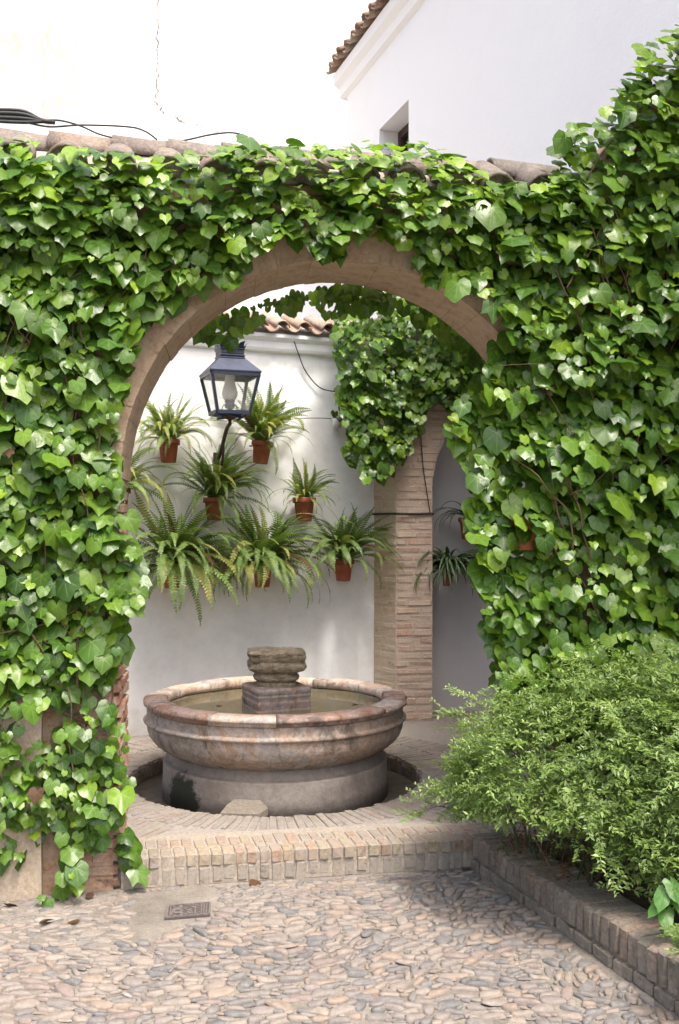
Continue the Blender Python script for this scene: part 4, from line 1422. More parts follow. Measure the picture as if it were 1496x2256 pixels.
# ------------------------------------------------------------------ cables
def cable(pts, r, label, name="cable"):
    o_ = obj(name, *tube_vf(smooth_path(pts, 40), r, 6), M['cable'], None, True)
    tag(o_, label, "cable")
    return o_
cable([fern_px(648, 752, 0.16), fern_px(656, 775, .05), fern_px(672, 815, .02), fern_px(700, 850, .02), fern_px(728, 861, .03), fern_px(765, 862, .10)], 0.0045, "black cable sagging from the tiled coping across the white fern wall")
cable([fern_px(425, 923, 0.02), fern_px(520, 928, .025), fern_px(600, 926, .02), fern_px(680, 921, .025), fern_px(760, 923, .02), fern_px(815, 928, .02)], 0.003, "thin wire stretched level across the white fern wall")
pz = 1.65 + (HY - 1132) / F * 7.65
pcs = [PC - CAd * .02 + CAn * .012, PA - CAd * .006 + (CAn + NNv) * .014, PA + NTv * .14 + NNv * .016, PB + NNv * .014 + NTv * .006]
cable([Vector((p.x, p.y, pz + 0.004 * math.sin(3 * i))) for i, p in enumerate(pcs)], 0.009, "black cable tied round the brick pillar")
cable([nfr(-0.02, pz, .014), nfr(-0.04, pz + .12, .012), nfr(-0.08, pz + .4, .015), nfr(-0.10, pz + .7, .03), nfr(-.1, pz + .95, .10)], 0.004, "thin black cable running up the brick pillar face")
def tl(px, py, d): return at(px, py, d)
o_ = thing("cable_bundle", "bundle of thick grey-black cables above the coping at the upper left", "cables", tl(40, 260, 4.9))
for k, (dy, rr) in enumerate(((0, .011), (9, .010), (17, .009), (-7, .008))):
    obj("cable", *tube_vf(smooth_path([tl(-900, 225 + dy, 4.7), tl(-260, 236 + dy, 4.75), tl(-60, 244 + dy, 4.8), tl(40, 247 + dy * 1.1, 4.85), tl(78, 258 + dy * .4, 4.88), tl(98, 264, 4.9), tl(118, 266, 4.9)], 22), rr, 6), M['cable'], o_, True)
cable([tl(60, 268, 4.9), tl(110, 276, 4.9), tl(180, 272, 4.9), tl(280, 276, 4.9), tl(318, 286, 4.9), tl(345, 305, 4.92)], 0.0045, "thin black cable lying over the ridge tiles, the upper of two")
cable([tl(88, 262, 4.9), tl(130, 262, 4.9), tl(175, 274, 4.9), tl(225, 295, 4.86), tl(300, 308, 4.84), tl(390, 308, 4.84), tl(460, 294, 4.86), tl(510, 289, 4.88), tl(545, 298, 4.92)], 0.0045, "thin black cable sagging over the ridge tiles, the lower of two")
# ------------------------------------------------------------------ ivy
HALF = {'ivy': [(0, 1.0), (14, .81), (32, .70), (50, .77), (68, .66), (90, .59), (115, .57), (145, .43), (168, .15)],
        'heart': [(0, 1.0), (14, .86), (32, .78), (50, .75), (68, .66), (90, .60), (115, .56), (145, .42), (168, .15)],
        'star': [(0, 1.0), (14, .76), (32, .61), (50, .80), (68, .62), (90, .52), (115, .57), (145, .38), (168, .13)]}
def ivy_template(seed, shape, droop, fold, cup):
    r = random.Random(seed)
    right = HALF[shape]
    ang = [(-a, q * r.uniform(.93, 1.07)) for a, q in right[:0:-1]] + [(a, q * (1 if a == 0 else r.uniform(.93, 1.07))) for a, q in right]
    V = [(0, 0, 0)]; A = [1.0]
    def z_of(x, y, vein):
        rr = math.hypot(x, y)
        return -droop * max(0, y) ** 2 - fold * abs(x) ** 1.3 + cup * rr * rr + (0.0 if vein else 0.018 * rr * 2)
    for ring in (0.5, 1.0):
        for (a, q) in ang:
            x = q * ring * math.sin(R(a)); y = q * ring * math.cos(R(a))
            vn = abs(a) in (0, 50, 115)
            V.append((x, y, z_of(x, y, vn) + r.uniform(-.006, .006)))
            A.append((1.0 if vn else 0.0) if ring == 0.5 else (0.75 if vn else 0.0))
    n = len(ang); T = []
    for k in range(n - 1):
        T.append((0, 1 + k + 1, 1 + k))
        a, b, c, d = 1 + k, 2 + k, 1 + n + k + 1, 1 + n + k
        T += [(a, b, c), (a, c, d)]
    k = len(V)
    V += [(-.012, 0, -.01), (.012, 0, -.01), (0.0, -.38, -.28)]; A += [0, 0, 0]
    T.append((k, k + 2, k + 1))
    V = np.array(V)
    # triangles face +Z
    T = np.array([t if np.cross(V[t[1]] - V[t[0]], V[t[2]] - V[t[0]])[2] > 0 else (t[0], t[2], t[1]) for t in T])
    return V, T, np.array(A, float)
IVT = [ivy_template(1, 'ivy', .22, -.30, .0), ivy_template(2, 'heart', .28, .22, .02), ivy_template(3, 'star', .20, .14, .0), ivy_template(4, 'ivy', .38, -.22, .0),
       ivy_template(5, 'heart', .15, .28, .0), ivy_template(6, 'ivy', .10, .22, .05), ivy_template(7, 'heart', .34, -.20, .0), ivy_template(8, 'heart', .30, .10, .04)]
IVM = {mk: [tri_mesh("leaf", t, M[mk]) for t in IVT] for mk in ('ivy', 'ivy_young', 'dead')}

def leaf_matrices(P, nrm, tipd, size):
    nrm = nrm / np.linalg.norm(nrm, axis=1)[:, None]
    tipd = tipd - nrm * (tipd * nrm).sum(1)[:, None]
    tipd = tipd / np.linalg.norm(tipd, axis=1)[:, None]
    x = np.cross(tipd, nrm)
    Mx = np.zeros((len(P), 4, 4)); Mx[:, 3, 3] = 1
    Mx[:, :3, 0] = x * size[:, None]; Mx[:, :3, 1] = tipd * size[:, None]; Mx[:, :3, 2] = nrm * size[:, None]
    Mx[:, :3, 3] = P
    return Mx

def thin(uv, spacing):
    """greedy minimum spacing"""
    cell = {}
    keep = []
    for i, (a, b) in enumerate(uv):
        s = spacing[i]
        ca, cb = int(math.floor(a / .12)), int(math.floor(b / .12))
        ok = True
        for da in (-1, 0, 1):
            for db in (-1, 0, 1):
                for j in cell.get((ca + da, cb + db), ()):
                    if (uv[j][0] - a) ** 2 + (uv[j][1] - b) ** 2 < s * s:
                        ok = False; break
                if not ok: break
            if not ok: break
        if ok:
            cell.setdefault((ca, cb), []).append(i); keep.append(i)
    return np.array(keep, int)

def grow(fr, nvec, polys, box, bulge, spacing, density_in, size, alpha, young, dead=0.004, seed=0, sparse=None, back=0.0, frontside=True):
    """leaf list for one ivy: returns positions, normals, tips, sizes, kind, outer flag"""
    rg = np.random.default_rng(seed)
    u0, u1, z0, z1 = box
    area = (u1 - u0) * (z1 - z0)
    n = int(area / (spacing * spacing) * 5)
    out = []
    for layer in (0, 1, 2):
        m = n if layer == 0 else int(area * density_in)
        if m == 0: continue
        uu = rg.uniform(u0, u1, m); zz = rg.uniform(z0, z1, m)
        D = bulge(uu, zz)
        if layer == 0: d = D + rg.normal(0, .018, m)
        elif layer == 1: d = back + (D - back) * rg.uniform(.35, .9, m)
        else: d = back + (D - back) * rg.uniform(-0.05, .4, m)
        P = np.array([tuple(fr(a, b, c)) for a, b, c in zip(uu, zz, d)])
        px = to_px(P)
        ok = np.zeros(m, bool)
        for po in polys: ok |= in_poly(px, po)
        if sparse is not None:
            ok &= rg.random(m) < sparse(px)
        idx = np.nonzero(ok)[0]
        if layer == 0 and len(idx):
            sz0 = rg.uniform(size[0], size[1], m) * rg.choice([.5, .7, .85, 1, 1, 1.18], m)
            idx = idx[thin(np.stack([uu, zz], 1)[idx], (sz0[idx] / np.mean(size)) * spacing)]
            sz = sz0[idx]
        else:
            sz = rg.uniform(size[0], size[1], len(idx)) * .95
        k = len(idx)
        al = R(1) * (alpha(uu[idx], zz[idx]) + rg.normal(0, 17, k))
        nv = np.array(nvec)
        lat = np.cross(np.array((0, 0, 1.0)), nv)
        sw = rg.normal(0, .32, k)
        nrm = nv[None] * (np.cos(al) * np.cos(sw))[:, None] + lat[None] * (np.sin(sw) * np.cos(al))[:, None] + np.array((0, 0, 1.0))[None] * np.sin(al)[:, None]
        roll = rg.normal(0, .38, k)
        tip = np.array((0, 0, -1.0))[None] * np.cos(roll)[:, None] + lat[None] * np.sin(roll)[:, None] + nv[None] * 0.35
        yp = young(uu[idx], zz[idx], d[idx] - D[idx])
        rr = rg.random(k)
        kind = np.where(rr < dead, 2, np.where(rg.random(k) < yp, 1, 0))
        sz = np.where(kind == 1, sz * rg.uniform(.6, .95, k), np.where(kind == 2, sz * .68, sz)) * np.where(zz[idx] < .85, .80, 1.0)
        out.append((P[idx], nrm, tip, sz, kind, np.full(k, layer == 0)))
    return [np.concatenate(q) for q in zip(*out)]

def build_ivy(label, data, base, nobj=300):
    P, nrm, tip, sz, kind, outer = data
    t = thing("ivy", label, "ivy", base, "ivy growing over the garden walls")
    Mx = leaf_matrices(P, nrm, tip, sz)
    which = RNG.integers(0, len(IVT), len(P))
    px = to_px(P)
    vis = (px[:, 0] > -15) & (px[:, 0] < 1511) & (px[:, 1] > -15) & (px[:, 1] < 2271)
    score = np.where(outer & vis, sz / P[:, 1], -1)
    order = np.argsort(-score)
    chosen = order[:nobj]
    names = ('ivy', 'ivy_young', 'dead')
    for i in chosen:
        link_obj("leaf", IVM[names[kind[i]]][which[i]], t, Matrix(Mx[i].tolist()))
    mask = np.ones(len(P), bool); mask[chosen] = False
    for k, nm in enumerate(("foliage", "young_foliage", "dry_foliage")):
        sel = np.nonzero(mask & (kind == k))[0]
        if len(sel):
            o_ = link_obj(nm, join_instances(nm, IVT, which[sel], Mx[sel], M[names[k]]), t)
            o_["kind"] = "stuff"
    return t

def clump(u, z, s=0.0):
    """uneven skirts of leaves: each band hangs out over the one below"""
    q = z * 3.1 + .55 * wob(u * 2.3 + s, z * 1.1, s) + .25 * wob(u * 6, z * 3, s)
    shelf = 1 - 2 * (q - np.floor(q))
    return .62 * shelf + .62 * (wob(u * 3.3 + s, z * 3.9, s, 1.0) * .6 + wob(u * 8 + s, z * 8.5, s + 2) * .4)

LEFT = [[(-420, 300), (0, 330), (330, 560), (350, 640), (305, 742), (274, 830), (252, 920), (246, 1000), (266, 1060), (262, 1110), (292, 1150), (275, 1190), (305, 1215), (318, 1290), (296, 1330), (262, 1360), (268, 1430), (244, 1480), (232, 1530),
         (180, 1560), (120, 1540), (60, 1560), (-420, 1560)],
        [(-420, 1580), (30, 1590), (100, 1640), (160, 1560), (230, 1540), (272, 1570), (286, 1620), (270, 1680), (292, 1730), (270, 1790), (232, 1820), (235, 1850), (170, 1880), (120, 1830), (80, 1850), (60, 1880), (-60, 1910), (-420, 1900)],
        [(270, 1830), (300, 1860), (305, 1920), (285, 1925), (268, 1870)],
        [(150, 1880), (190, 1890), (180, 1950), (150, 1985), (95, 2000), (85, 1975), (130, 1950)]]
def left_sparse(px):
    q = np.ones(len(px))
    band = (px[:, 1] > 1490) & (px[:, 1] < 1640)
    q[band] = 0.5
    low = px[:, 1] >= 1640
    q[low] = 0.88
    q[(px[:, 1] > 1480) & (px[:, 0] < 60)] *= 1.3
    return q
data = grow(front, FN, LEFT, (-2.3, -0.62, 0.02, 3.3), lambda u, z: np.where(z < .35, .09, .14) + .10 * clump(u, z), 0.050, 300, (.060, .108),
            lambda u, z: 34 + 0 * u, lambda u, z, d: np.clip(.10 + 1.2 * d, .04, .3), seed=3, sparse=left_sparse)
ivl = build_ivy("ivy curtain with large glossy leaves covering the left pier down to the ground", data, front(-1.3, 0, 0.05))

TOP = [[(-420, 290), (-60, 295), (0, 318), (40, 298), (80, 312), (120, 335), (200, 318), (300, 340), (400, 342), (480, 322), (545, 298), (600, 330), (650, 308), (720, 318), (800, 306), (880, 318), (940, 305), (985, 330), (1010, 360), (1060, 372), (1100, 392), (1180, 405), (1250, 380), (1300, 420),
        (1300, 640), (1120, 690), (1090, 670), (1050, 640), (1000, 620), (955, 635), (930, 590), (885, 540), (830, 500), (770, 515), (735, 560), (700, 565), (680, 525), (620, 530), (560, 555), (505, 625), (470, 600), (430, 625), (360, 675), (-420, 690)]]
def top_bulge(u, z):
    return np.interp(z, [2.4, 2.8, 3.1, 3.25, 3.42], [.10, .15, .22, .22, .12]) + .09 * clump(u, z, 4)
data = grow(front, FN, TOP, (-2.3, 1.5, 2.45, 3.52), top_bulge, 0.048, 300, (.056, .104),
            lambda u, z: np.interp(z, [2.5, 2.9, 3.15, 3.4], [24, 36, 52, 66]), lambda u, z, d: np.interp(z, [2.7, 3.0, 3.2, 3.35], [.08, .16, .50, .68]), seed=5)
build_ivy("ivy spilling over the wall top above the arch, yellow-green along its upper edge", data, front(0.1, 2.9, 0.05))

RIGHT = [[(1115, 690), (1100, 740), (1085, 800), (1035, 860), (1000, 900), (985, 955), (1020, 1005), (1050, 1070), (1035, 1130), (1062, 1230), (1068, 1330), (1082, 1420), (1090, 1500), (1110, 1560), (1200, 1620), (2100, 1700), (2100, -300), (1700, -60),
          (1500, 40), (1450, 80), (1415, 105), (1405, 150), (1352, 190), (1345, 225), (1265, 262), (1245, 300), (1205, 335), (1235, 372), (1200, 405), (1150, 460), (1120, 560)]]
def right_bulge(u, z):
    return np.interp(u, [.7, 1.0, 1.3, 1.8], [.05, .16, .26, .36]) + .14 * clump(u, z, 9)
data = grow(front, FN, RIGHT, (0.55, 2.5, 0.1, 4.6), right_bulge, 0.049, 300, (.058, .108),
            lambda u, z: 36 + 20 * np.clip((z - 3.2) / .8, 0, 1), lambda u, z, d: .15 + .28 * np.clip((z - 3.0) / .9, 0, 1), seed=8)
ivr = build_ivy("tall bank of ivy climbing the right side of the wall behind the shrub", data, front(1.4, 0, 0.1))

# ivy behind the arch, hanging under the crown and down the right reveal
def back_fr(u, z, d=0.0):
    p = front(u, z) + FE * 1.08 - FN * d
    return Vector((p.x, p.y, z))
REAR = [[(430, 735), (470, 700), (560, 668), (640, 645), (740, 628), (850, 632), (930, 660), (1000, 712), (1060, 770), (1120, 860), (1120, 1560), (1098, 1560), (1085, 1440), (1075, 1340), (1062, 1240), (1055, 1120), (1040, 1050),
         (1060, 960), (1050, 860), (1010, 770), (940, 705), (860, 675), (800, 690), (740, 700), (690, 672), (620, 700), (590, 692), (540, 715), (510, 755), (470, 735)]]
data = grow(back_fr, -FN, REAR, (-0.9, 1.45, 0.3, 3.1), lambda u, z: .06 + .05 * clump(u, z, 2), 0.050, 150, (.045, .085),
            lambda u, z: 15 + 0 * u, lambda u, z, d: np.full(len(u), .06), seed=12)
build_ivy("shaded ivy fringe hanging under the back of the arch", data, back_fr(0.1, 2.8))

# ivy over the top of the pillar inside the courtyard
INNER = [[(738, 712), (765, 680), (800, 660), (850, 630), (1000, 630), (1100, 700), (1100, 900), (1010, 920), (985, 880), (935, 890), (925, 940), (905, 985), (900, 1010), (868, 1030), (845, 1050), (810, 1055), (775, 1020), (752, 1000), (768, 960), (752, 900), (742, 860), (745, 800), (736, 760)]]
def inner_fr(u, z, d=0.0):
    p = PA + NTv * u + NNv * (d + .02)
    return Vector((p.x, p.y, z))
data = grow(inner_fr, NNv, INNER, (-.75, 1.1, 1.9, 3.6), lambda u, z: .22 + .12 * clump(u * 1.5, z * 1.2, 6) + .10 * np.clip((z - 2.3), 0, 1) - .12 * np.clip(-u - .3, 0, 1), 0.042, 330, (.05, .09),
            lambda u, z: 36 + 20 * np.clip(z - 2.9, 0, 1), lambda u, z, d: .22 + .35 * np.clip((z - 2.7) / .5, 0, 1), seed=15, back=0.0)
ivi = build_ivy("dense ivy draped over the top of the brick pillar inside the courtyard", data, inner_fr(0, 2.0))

def woody(tobj, fr, u0, u1, z0, z1, n, d=.05):
    for _ in range(n):
        u = random.uniform(u0, u1); z = random.uniform(z0, z1); pts = []
        a = random.gauss(1.57, .5)
        for k in range(6):
            pts.append(fr(u, z, d + random.uniform(-.015, .04)))
            a += random.gauss(0, .25); u += .11 * math.cos(a); z += .11 * math.sin(a)
        px_ = to_px([tuple(p) for p in pts])
        if not all(in_poly(px_, RIGHT[0]) | in_poly(px_, LEFT[0]) | in_poly(px_, TOP[0]) | in_poly(px_, LEFT[1])): continue
        r_ = random.uniform(.002, .006)
        obj("stem", *tube_vf(smooth_path(pts, 14), r_, 5, r_ * .6), M['stem'], tobj, True)
woody(ivl, front, -1.6, -.95, .3, 2.6, 40, .11)
woody(ivr, front, 1.1, 1.9, .6, 3.4, 50, .20)
# woody ivy stems on the lower left pier
def stem(parent, pts, r, r2=None):
    obj("stem", *tube_vf(smooth_path(pts, 18), r, 6, r2), M['stem'], parent, True)
def lw(px, py, d=.03):
    r_ = (px - CX) / F
    k0 = W0 + FN * d
    y = (k0.y - FT.y / FT.x * k0.x) / (1 - FT.y / FT.x * r_)
    return Vector((r_ * y, y, EYE - (py - HY) / F * y))
for pts, r_ in (([(75, 1500), (72, 1545), (60, 1570), (20, 1600)], .008), ([(62, 1520), (110, 1550), (160, 1578), (205, 1598), (215, 1604)], .009), ([(170, 1480), (178, 1520), (186, 1560), (192, 1600)], .007),
                ([(175, 1610), (150, 1618), (128, 1626), (122, 1660), (104, 1662)], .006), ([(128, 1628), (126, 1668)], .005), ([(215, 1604), (245, 1560), (250, 1500)], .006), ([(155, 1575), (195, 1566)], .004),
                ([(0, 1618), (60, 1632), (110, 1700), (160, 1730), (220, 1725)], .006), ([(138, 1690), (180, 1690), (205, 1670)], .004), ([(180, 1870), (140, 1895), (138, 1935)], .003), ([(235, 1865), (280, 1880)], .003),
                ([(120, 1460), (112, 1500), (90, 1540)], .008), ([(230, 1300), (240, 1400), (210, 1480), (190, 1500)], .007), ([(40, 1400), (60, 1480), (70, 1510)], .009)):
    stem(ivl, [lw(a, b, .035 + random.uniform(0, .02)) for a, b in pts], r_, r_ * .7)
for pts in ([(1085, 1300), (1095, 1360), (1082, 1420), (1100, 1480)], [(1100, 1380), (1088, 1440), (1104, 1500)]):
    stem(ivi, [at(a, b, 5.2) for a, b in pts], .004)

# terracotta pot caught in the right-hand ivy
c = lw(1153, 1133, 0.05)
t = thing("wall_pot", "terracotta wall pot almost swallowed by the right-hand ivy", "flowerpot", c - Vector((0, 0, .17)))
obj("pot", *lathe_vf(POT_PROF[:-1], 24), M['terracotta'], t, True, Matrix.Translation(c - Vector((0, 0, .17))) @ Matrix.Scale(1.0, 4))
obj("soil", *lathe_vf([(0.0, 0.152), (0.07, 0.148)], 14), M['soil'], t, True, Matrix.Translation(c - Vector((0, 0, .17))))
obj("hanger", *tube_vf([c - Vector((0, 0, .04)), c - FN * 0.21 - Vector((0, 0, .04))], 0.004, 5), M['rust'], t)

# leaves of the tiny plant beside the inner ivy
tp = next(o for o in COL.objects if o.name == "small_potted_plant")
for k in range(16):
    a = random.uniform(0, 6.28); e = R(random.uniform(5, 75))
    nrm = np.array([[math.cos(a) * math.cos(e), math.sin(a) * math.cos(e), math.sin(e)]])
    q = np.array([[sp_.x + .03 * math.cos(a), sp_.y + .03 * math.sin(a), sp_.z + random.uniform(.0, .07)]])
    Mx = leaf_matrices(q, nrm, np.array([[math.cos(a), math.sin(a), -.3]]), np.array([random.uniform(.025, .045)]))
    link_obj("leaf", random.choice(IVM['ivy']), tp, Matrix(Mx[0].tolist()))

# ------------------------------------------------------------------ arching small-leaved shrub in the planter
def sprig_template(seed, n=7, leafl=0.27, droop=0.35):
    r = random.Random(seed)
    V, T = [], []
    P, D = [], []
    p = Vector((0, 0, 0)); s_ = r.uniform(-.4, .4)
    for i in range(n + 1):
        s = i / n
        a = .25 - droop * 2.2 * s
        d = Vector((math.sin(s_ * s), math.cos(s_ * s) * math.cos(a), math.sin(a)))
        P.append(p.copy()); D.append(d); p = p + d / n
    k = len(V)
    for i in range(0, n, 4):
        j = min(n, i + 4); k = len(V)
        V += [P[i] + Vector((-.008, 0, 0)), P[i] + Vector((.008, 0, 0)), P[j] + Vector((.005, 0, 0)), P[j] + Vector((-.005, 0, 0))]
        T += [(k, k + 1, k + 2), (k, k + 2, k + 3)]
    for i in range(1, n + 1):
        for sg in (-1, 1):
            d = D[i]
            lat = Vector((sg, 0, 0)) + Vector((0, r.uniform(-.5, .4), r.uniform(-.7, 1.0)))
            ld = (d * r.uniform(.2, 1.0) + lat * r.uniform(.5, 1.0)).normalized()
            side = ld.cross(Vector((0, 0, 1)))
            if side.length < .1: side = Vector((1, 0, 0))
            side.normalize()
            up = side.cross(ld)
            L = leafl * r.uniform(.75, 1.2) * (1 - .3 * i / n); w = L * .20
            b = P[i] - d * r.uniform(0, .06); k = len(V)
            V += [b, b + ld * L * .45 + side * w + up * w * .5, b + ld * L, b + ld * L * .45 - side * w + up * w * .5]
            T += [(k, k + 1, k + 2), (k, k + 2, k + 3)]
    return np.array([tuple(v) for v in V]), np.array(T), None
SPT = [sprig_template(s, droop=.05 + .10 * (s % 4)) for s in range(10)]
SPM = [tri_mesh("sprig", t, M['shrub']) for t in SPT]
SPD = [tri_mesh("sprig", t, M['dead']) for t in SPT[:4]]
shrub = thing("shrub", "pale green small-leaved shrub arching over the planter kerb", "shrub", (1.3, 4.2, 0.11))
lobes = [((1.10, 4.22, .42), (.60, .50, .62), 1.0), ((1.42, 4.12, .46), (.50, .46, .60), .9), ((1.62, 3.70, .36), (.36, .40, .44), .6), ((.90, 4.50, .36), (.40, .34, .42), .5), ((1.24, 3.44, .22), (.20, .30, .22), .35)]
SP = []
rg = np.random.default_rng(21)
NSPR = 9500
wts = np.array([q[2] for q in lobes]); wts = wts / wts.sum()
for li, (c, rad, _) in enumerate(lobes):
    m = int(NSPR * wts[li])
    v = rg.normal(0, 1, (m, 3)); v /= np.linalg.norm(v, axis=1)[:, None]
    v[:, 2] = np.where(v[:, 2] < -.35, -v[:, 2] * .4, v[:, 2])
    v /= np.linalg.norm(v, axis=1)[:, None]
    rr = rg.choice([1.03, 1.0, .95, .88, .72], m) + rg.normal(0, .035, m)
    bump = 1 + .15 * wob(v[:, 0] * 5 + li, v[:, 1] * 5, v[:, 2] * 5)
    p = np.array(c)[None] + v * np.array(rad)[None] * (rr * bump)[:, None]
    for k in range(m):
        inside_other = False
        for lj, (c2, r2, _) in enumerate(lobes):
            if lj != li:
                q = (p[k] - np.array(c2)) / np.array(r2)
                if (q * q).sum() < .60: inside_other = True
        if inside_other and rg.random() < .85: continue
        if p[k][2] < .10: continue
        SP.append((p[k], v[k], rr[k]))
P = np.array([q[0] for q in SP]); Vv = np.array([q[1] for q in SP]); rr = np.array([q[2] for q in SP])
pxs = to_px(P)
low = np.interp(pxs[:, 0], [900, 1040, 1150, 1250, 1330, 1400, 1440, 1500, 1600], [1800, 1815, 1845, 1900, 1945, 1975, 2050, 2110, 2120]) - 25
ok = ((P[:, 1] < 4.72) | (P[:, 0] < .9)) & (pxs[:, 1] < low) & ~((P[:, 1] < 3.75) & (pxs[:, 0] > 1385) & (pxs[:, 1] > 1915) & (pxs[:, 1] < 2040))
P, Vv, rr = P[ok], Vv[ok], rr[ok]
m = len(P)
tip = Vv * np.array([1.0, 1.0, .5])[None] + rg.normal(0, .6, (m, 3)) + np.array([0, 0, -.12])[None]
nrm = Vv * .45 + np.array([0, 0, .9])[None] + rg.normal(0, .3, (m, 3))
size = rg.uniform(.085, .14, m)
Mx = leaf_matrices(P - tip / np.linalg.norm(tip, axis=1)[:, None] * .05, nrm, tip, size)
which = rg.integers(0, len(SPT), m)
score = np.where((rr > .9) & (Vv[:, 1] < .35), size / P[:, 1], 0)
order = np.argsort(-score)
for i in order[:300]:
    link_obj("sprig", SPM[which[i]], shrub, Matrix(Mx[i].tolist()))
sel = order[300:]
o_ = link_obj("foliage", join_instances("foliage", SPT, which[sel], Mx[sel], M['shrub']), shrub)
o_["kind"] = "stuff"
for k in range(80):
    c, rad, _ = lobes[k % 4]
    v = Vector((random.gauss(0, 1), random.gauss(0, 1), random.uniform(.1, 1.2))).normalized()
    e = Vector(c) + Vector((v.x * rad[0], v.y * rad[1], v.z * rad[2])) * .96
    b = Vector((c[0] + random.gauss(0, .10), c[1] + random.gauss(0, .10), .11))
    mid = (b + e) * .5 + Vector((0, 0, .12))
    obj("cane", *tube_vf(smooth_path([b, mid, e], 10), .004, 5, .0018), M['spider'] if k % 3 else M['stem'], shrub, True)
# stray shoots reaching out over the step and dry twigs low down
def shoot(pts, n, dead=False, sc=.12):
    path = smooth_path(pts, 20)
    obj("cane", *tube_vf(path, .0025, 5, .0012), M['stem'], shrub, True)
    for k in range(n):
        i = int(4 + (len(path) - 6) * k / max(1, n - 1)); d = (path[i + 1] - path[i]).normalized()
        a = random.choice((-1, 1)) * random.uniform(.3, .9)
        dd = Matrix.Rotation(a, 3, 'Z') @ d
        q = leaf_matrices(np.array([tuple(path[i])]), np.array([(random.gauss(0, .3), -.4, 1.0)]), np.array([(dd.x, dd.y, dd.z + random.uniform(-.3, .3))]), np.array([sc * random.uniform(.8, 1.2)]))
        link_obj("sprig", random.choice(SPD if dead else SPM), shrub, Matrix(q[0].tolist()))
shoot([Vector((.86, 4.45, .30)), Vector((.70, 4.5, .32)), at(975, 1775, 4.5), at(935, 1786, 4.5), at(905, 1792, 4.5)], 9)
shoot([Vector((.86, 4.42, .34)), at(1010, 1745, 4.45), at(970, 1750, 4.45), at(935, 1760, 4.45)], 7)
shoot([Vector((.95, 4.5, .7)), at(1060, 1590, 4.5), at(1020, 1572, 4.5), at(990, 1576, 4.5)], 6)
shoot([Vector((.95, 4.5, .8)), at(1080, 1560, 4.5), at(1040, 1540, 4.5), at(1020, 1530, 4.5)], 6)
shoot([Vector((1.2, 4.5, .95)), at(1400, 1460, 4.4), at(1440, 1435, 4.4), at(1462, 1428, 4.4)], 7)
for (a, b) in ((1135, 1850), (1165, 1862), (1235, 1900), (1255, 1925), (1290, 1935), (1210, 1880), (1100, 1790), (1305, 1880)):
    e = at(a, b, 4.02 if a > 1200 else 4.25)
    shoot([e + Vector((.15, .22, .18)), e + Vector((.08, .1, .13)), e + Vector((.02, .02, .05)), e], 4, True, .09)

# broad-leaved weed beside the kerb
wd = thing("broadleaf_plant", "bright green broad-leaved plant peeping over the kerb at the right edge", "plant", at(1455, 2010, 3.45))
BT = ivy_template(77, 'heart', .2, .1, 0)
BM = tri_mesh("leaf", (BT[0] * np.array([.62, 1, 1]), BT[1], BT[2]), M['broadleaf'])
for (a, b, s_, az) in ((1445, 1962, .075, -2.2), (1462, 1945, .08, -1.2), (1432, 1990, .06, -2.8), (1478, 1985, .085, -.8), (1450, 2005, .07, -1.9), (1494, 1965, .085, -.4), (1500, 2000, .08, -1.4)):
    p = at(a + 15, b, 3.5)
    q = leaf_matrices(np.array([tuple(p)]), np.array([(math.cos(az) * .6, math.sin(az) * .6 - .2, .8)]), np.array([(math.cos(az), math.sin(az), -.3)]), np.array([s_]))
    link_obj("leaf", BM, wd, Matrix(q[0].tolist()))
    obj("stalk", *tube_vf([p, p + Vector((-math.cos(az) * .05, .10, -.14))], .0025, 5), M['shrub'], wd)

# ------------------------------------------------------------------ drain cover, fallen leaves
DC = ground_pt(416, 2007); DR = R(12)
dx = Vector((math.cos(DR), math.sin(DR), 0)); dy = Vector((-math.sin(DR) + .10, math.cos(DR), 0)).normalized()
def dp(x, y, z): return DC + dx * x + dy * y + Vector((0, 0, z))
M['cast'] = plain_mat("cast_iron_cover", (0.17, 0.145, 0.135), 0.65, 0.25, 0.3, 60, 0.4, 0.4)
M['cast_dark'] = plain_mat("cast_iron_gaps", (0.09, 0.078, 0.073), 0.75, 0.1, 0.3, 60, 0.3, 0.3)
dcv = thing("drain_cover", "small rectangular cast-iron meter cover set in pale cement", "drain cover", DC)
def dbox(x0, x1, y0, y1, z0, z1):
    return [dp(x, y, z) for z in (z0, z1) for (x, y) in ((x0, y0), (x1, y0), (x1, y1), (x0, y1))], [(3, 2, 1, 0), (4, 5, 6, 7), (0, 1, 5, 4), (1, 2, 6, 5), (2, 3, 7, 6), (3, 0, 4, 7)]
hw, hh = .094, .066
obj("plate", *dbox(-hw, hw, -hh, hh, .002, .009), M['cast_dark'], dcv)
obj("frame", *merge_vf([dbox(-hw, hw, -hh, -hh + .006, .0095, .015), dbox(-hw, hw, hh - .006, hh, .0095, .015), dbox(-hw, -hw + .012, -hh + .006, hh - .006, .0095, .015), dbox(hw - .008, hw, -hh + .006, hh - .006, .0095, .015)]), M['cast'], dcv)
for x in (-.074, .030, .056, .066, .077):
    obj("rib", *dbox(x - .0028, x + .0028, -hh + .009, hh - .009, .0095, .0145), M['cast'], dcv)
ringp = [dp(-.044 + .022 * math.cos(a), .03 * math.sin(a), .0125) for a in np.linspace(0, 2 * math.pi, 22)]
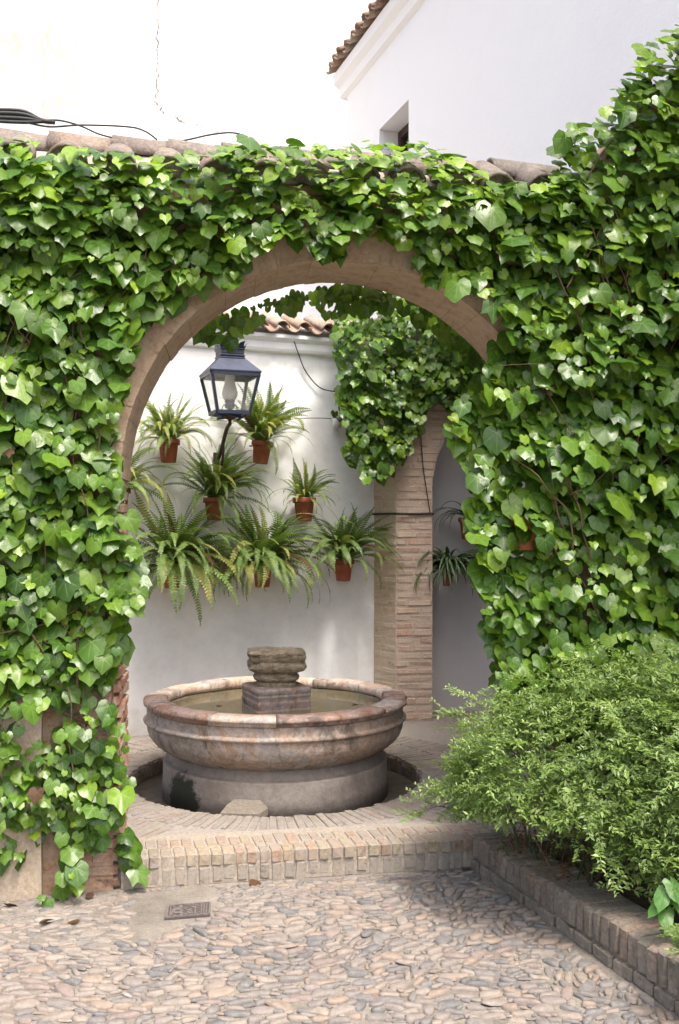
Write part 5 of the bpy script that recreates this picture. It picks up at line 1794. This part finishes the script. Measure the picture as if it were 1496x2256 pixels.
obj("emblem_ring", *tube_vf(ringp, .0028, 5), M['cast'], dcv)
obj("emblem_disc", [dp(-.044 + .019 * math.cos(a), .026 * math.sin(a), .0118) for a in np.linspace(0, 2 * math.pi, 18)[:-1]], [tuple(range(17))], M['cast'], dcv)
obj("emblem_bar", *dbox(-.054, -.034, -.004, .004, .0122, .0145), M['cast_dark'], dcv)
for i in range(34):
    x = random.uniform(-.068, .024); y = random.uniform(-.052, .052)
    if math.hypot((x + .044) / .026, y / .034) < 1: continue
    w = random.uniform(.003, .006); h = random.uniform(.003, .009)
    obj("relief", *dbox(x - w, x + w, y - h, y + h, .0095 + i * 1e-5, .0135 + i * 3e-5), M['cast'], dcv)
for i in range(9):
    obj("relief", *dbox(.036 + (i % 2) * .009, .042 + (i % 2) * .009, -.05 + i * .011, -.043 + i * .011, .0095, .0135 + i * 1e-5), M['cast'], dcv)

spots = [((24, 1996), "curled brown leaf on the ground at the far left under the ivy"), ((100, 2035), "small orange dry leaf left of the drain cover"), ((172, 2030), "dark red dry leaf on the mortar left of the drain cover"),
         ((202, 1978), "tiny brown leaf at the foot of the left pier"), ((566, 1948), "pale orange dry leaf lying in front of the step"), ((1021, 1915), "curled tan leaf in the corner where step meets kerb")]
for (a, b), lab in spots:
    p = ground_pt(a, b)
    az = random.uniform(0, 6.28)
    q = leaf_matrices(np.array([(p.x, p.y, .014)]), np.array([(random.gauss(0, .3), random.gauss(0, .3), 1.0)]), np.array([(math.cos(az), math.sin(az), .1)]), np.array([random.uniform(.03, .05)]))
    tag(link_obj("fallen_leaf", IVM['dead'][random.randrange(8)], None, Matrix(q[0].tolist())), lab, "leaf")
for (a, b), lab in (((481, 1553), "orange leaf floating on the fountain water left of the block"), ((780, 1550), "small tan leaf floating on the water at the right")):
    p = ground_pt(a, b, .545)
    q = leaf_matrices(np.array([(p.x, p.y, .546)]), np.array([(.05, .02, 1.0)]), np.array([(1, .3, 0)]), np.array([.035]))
    tag(link_obj("floating_leaf", IVM['dead'][1], None, Matrix(q[0].tolist())), lab, "leaf")
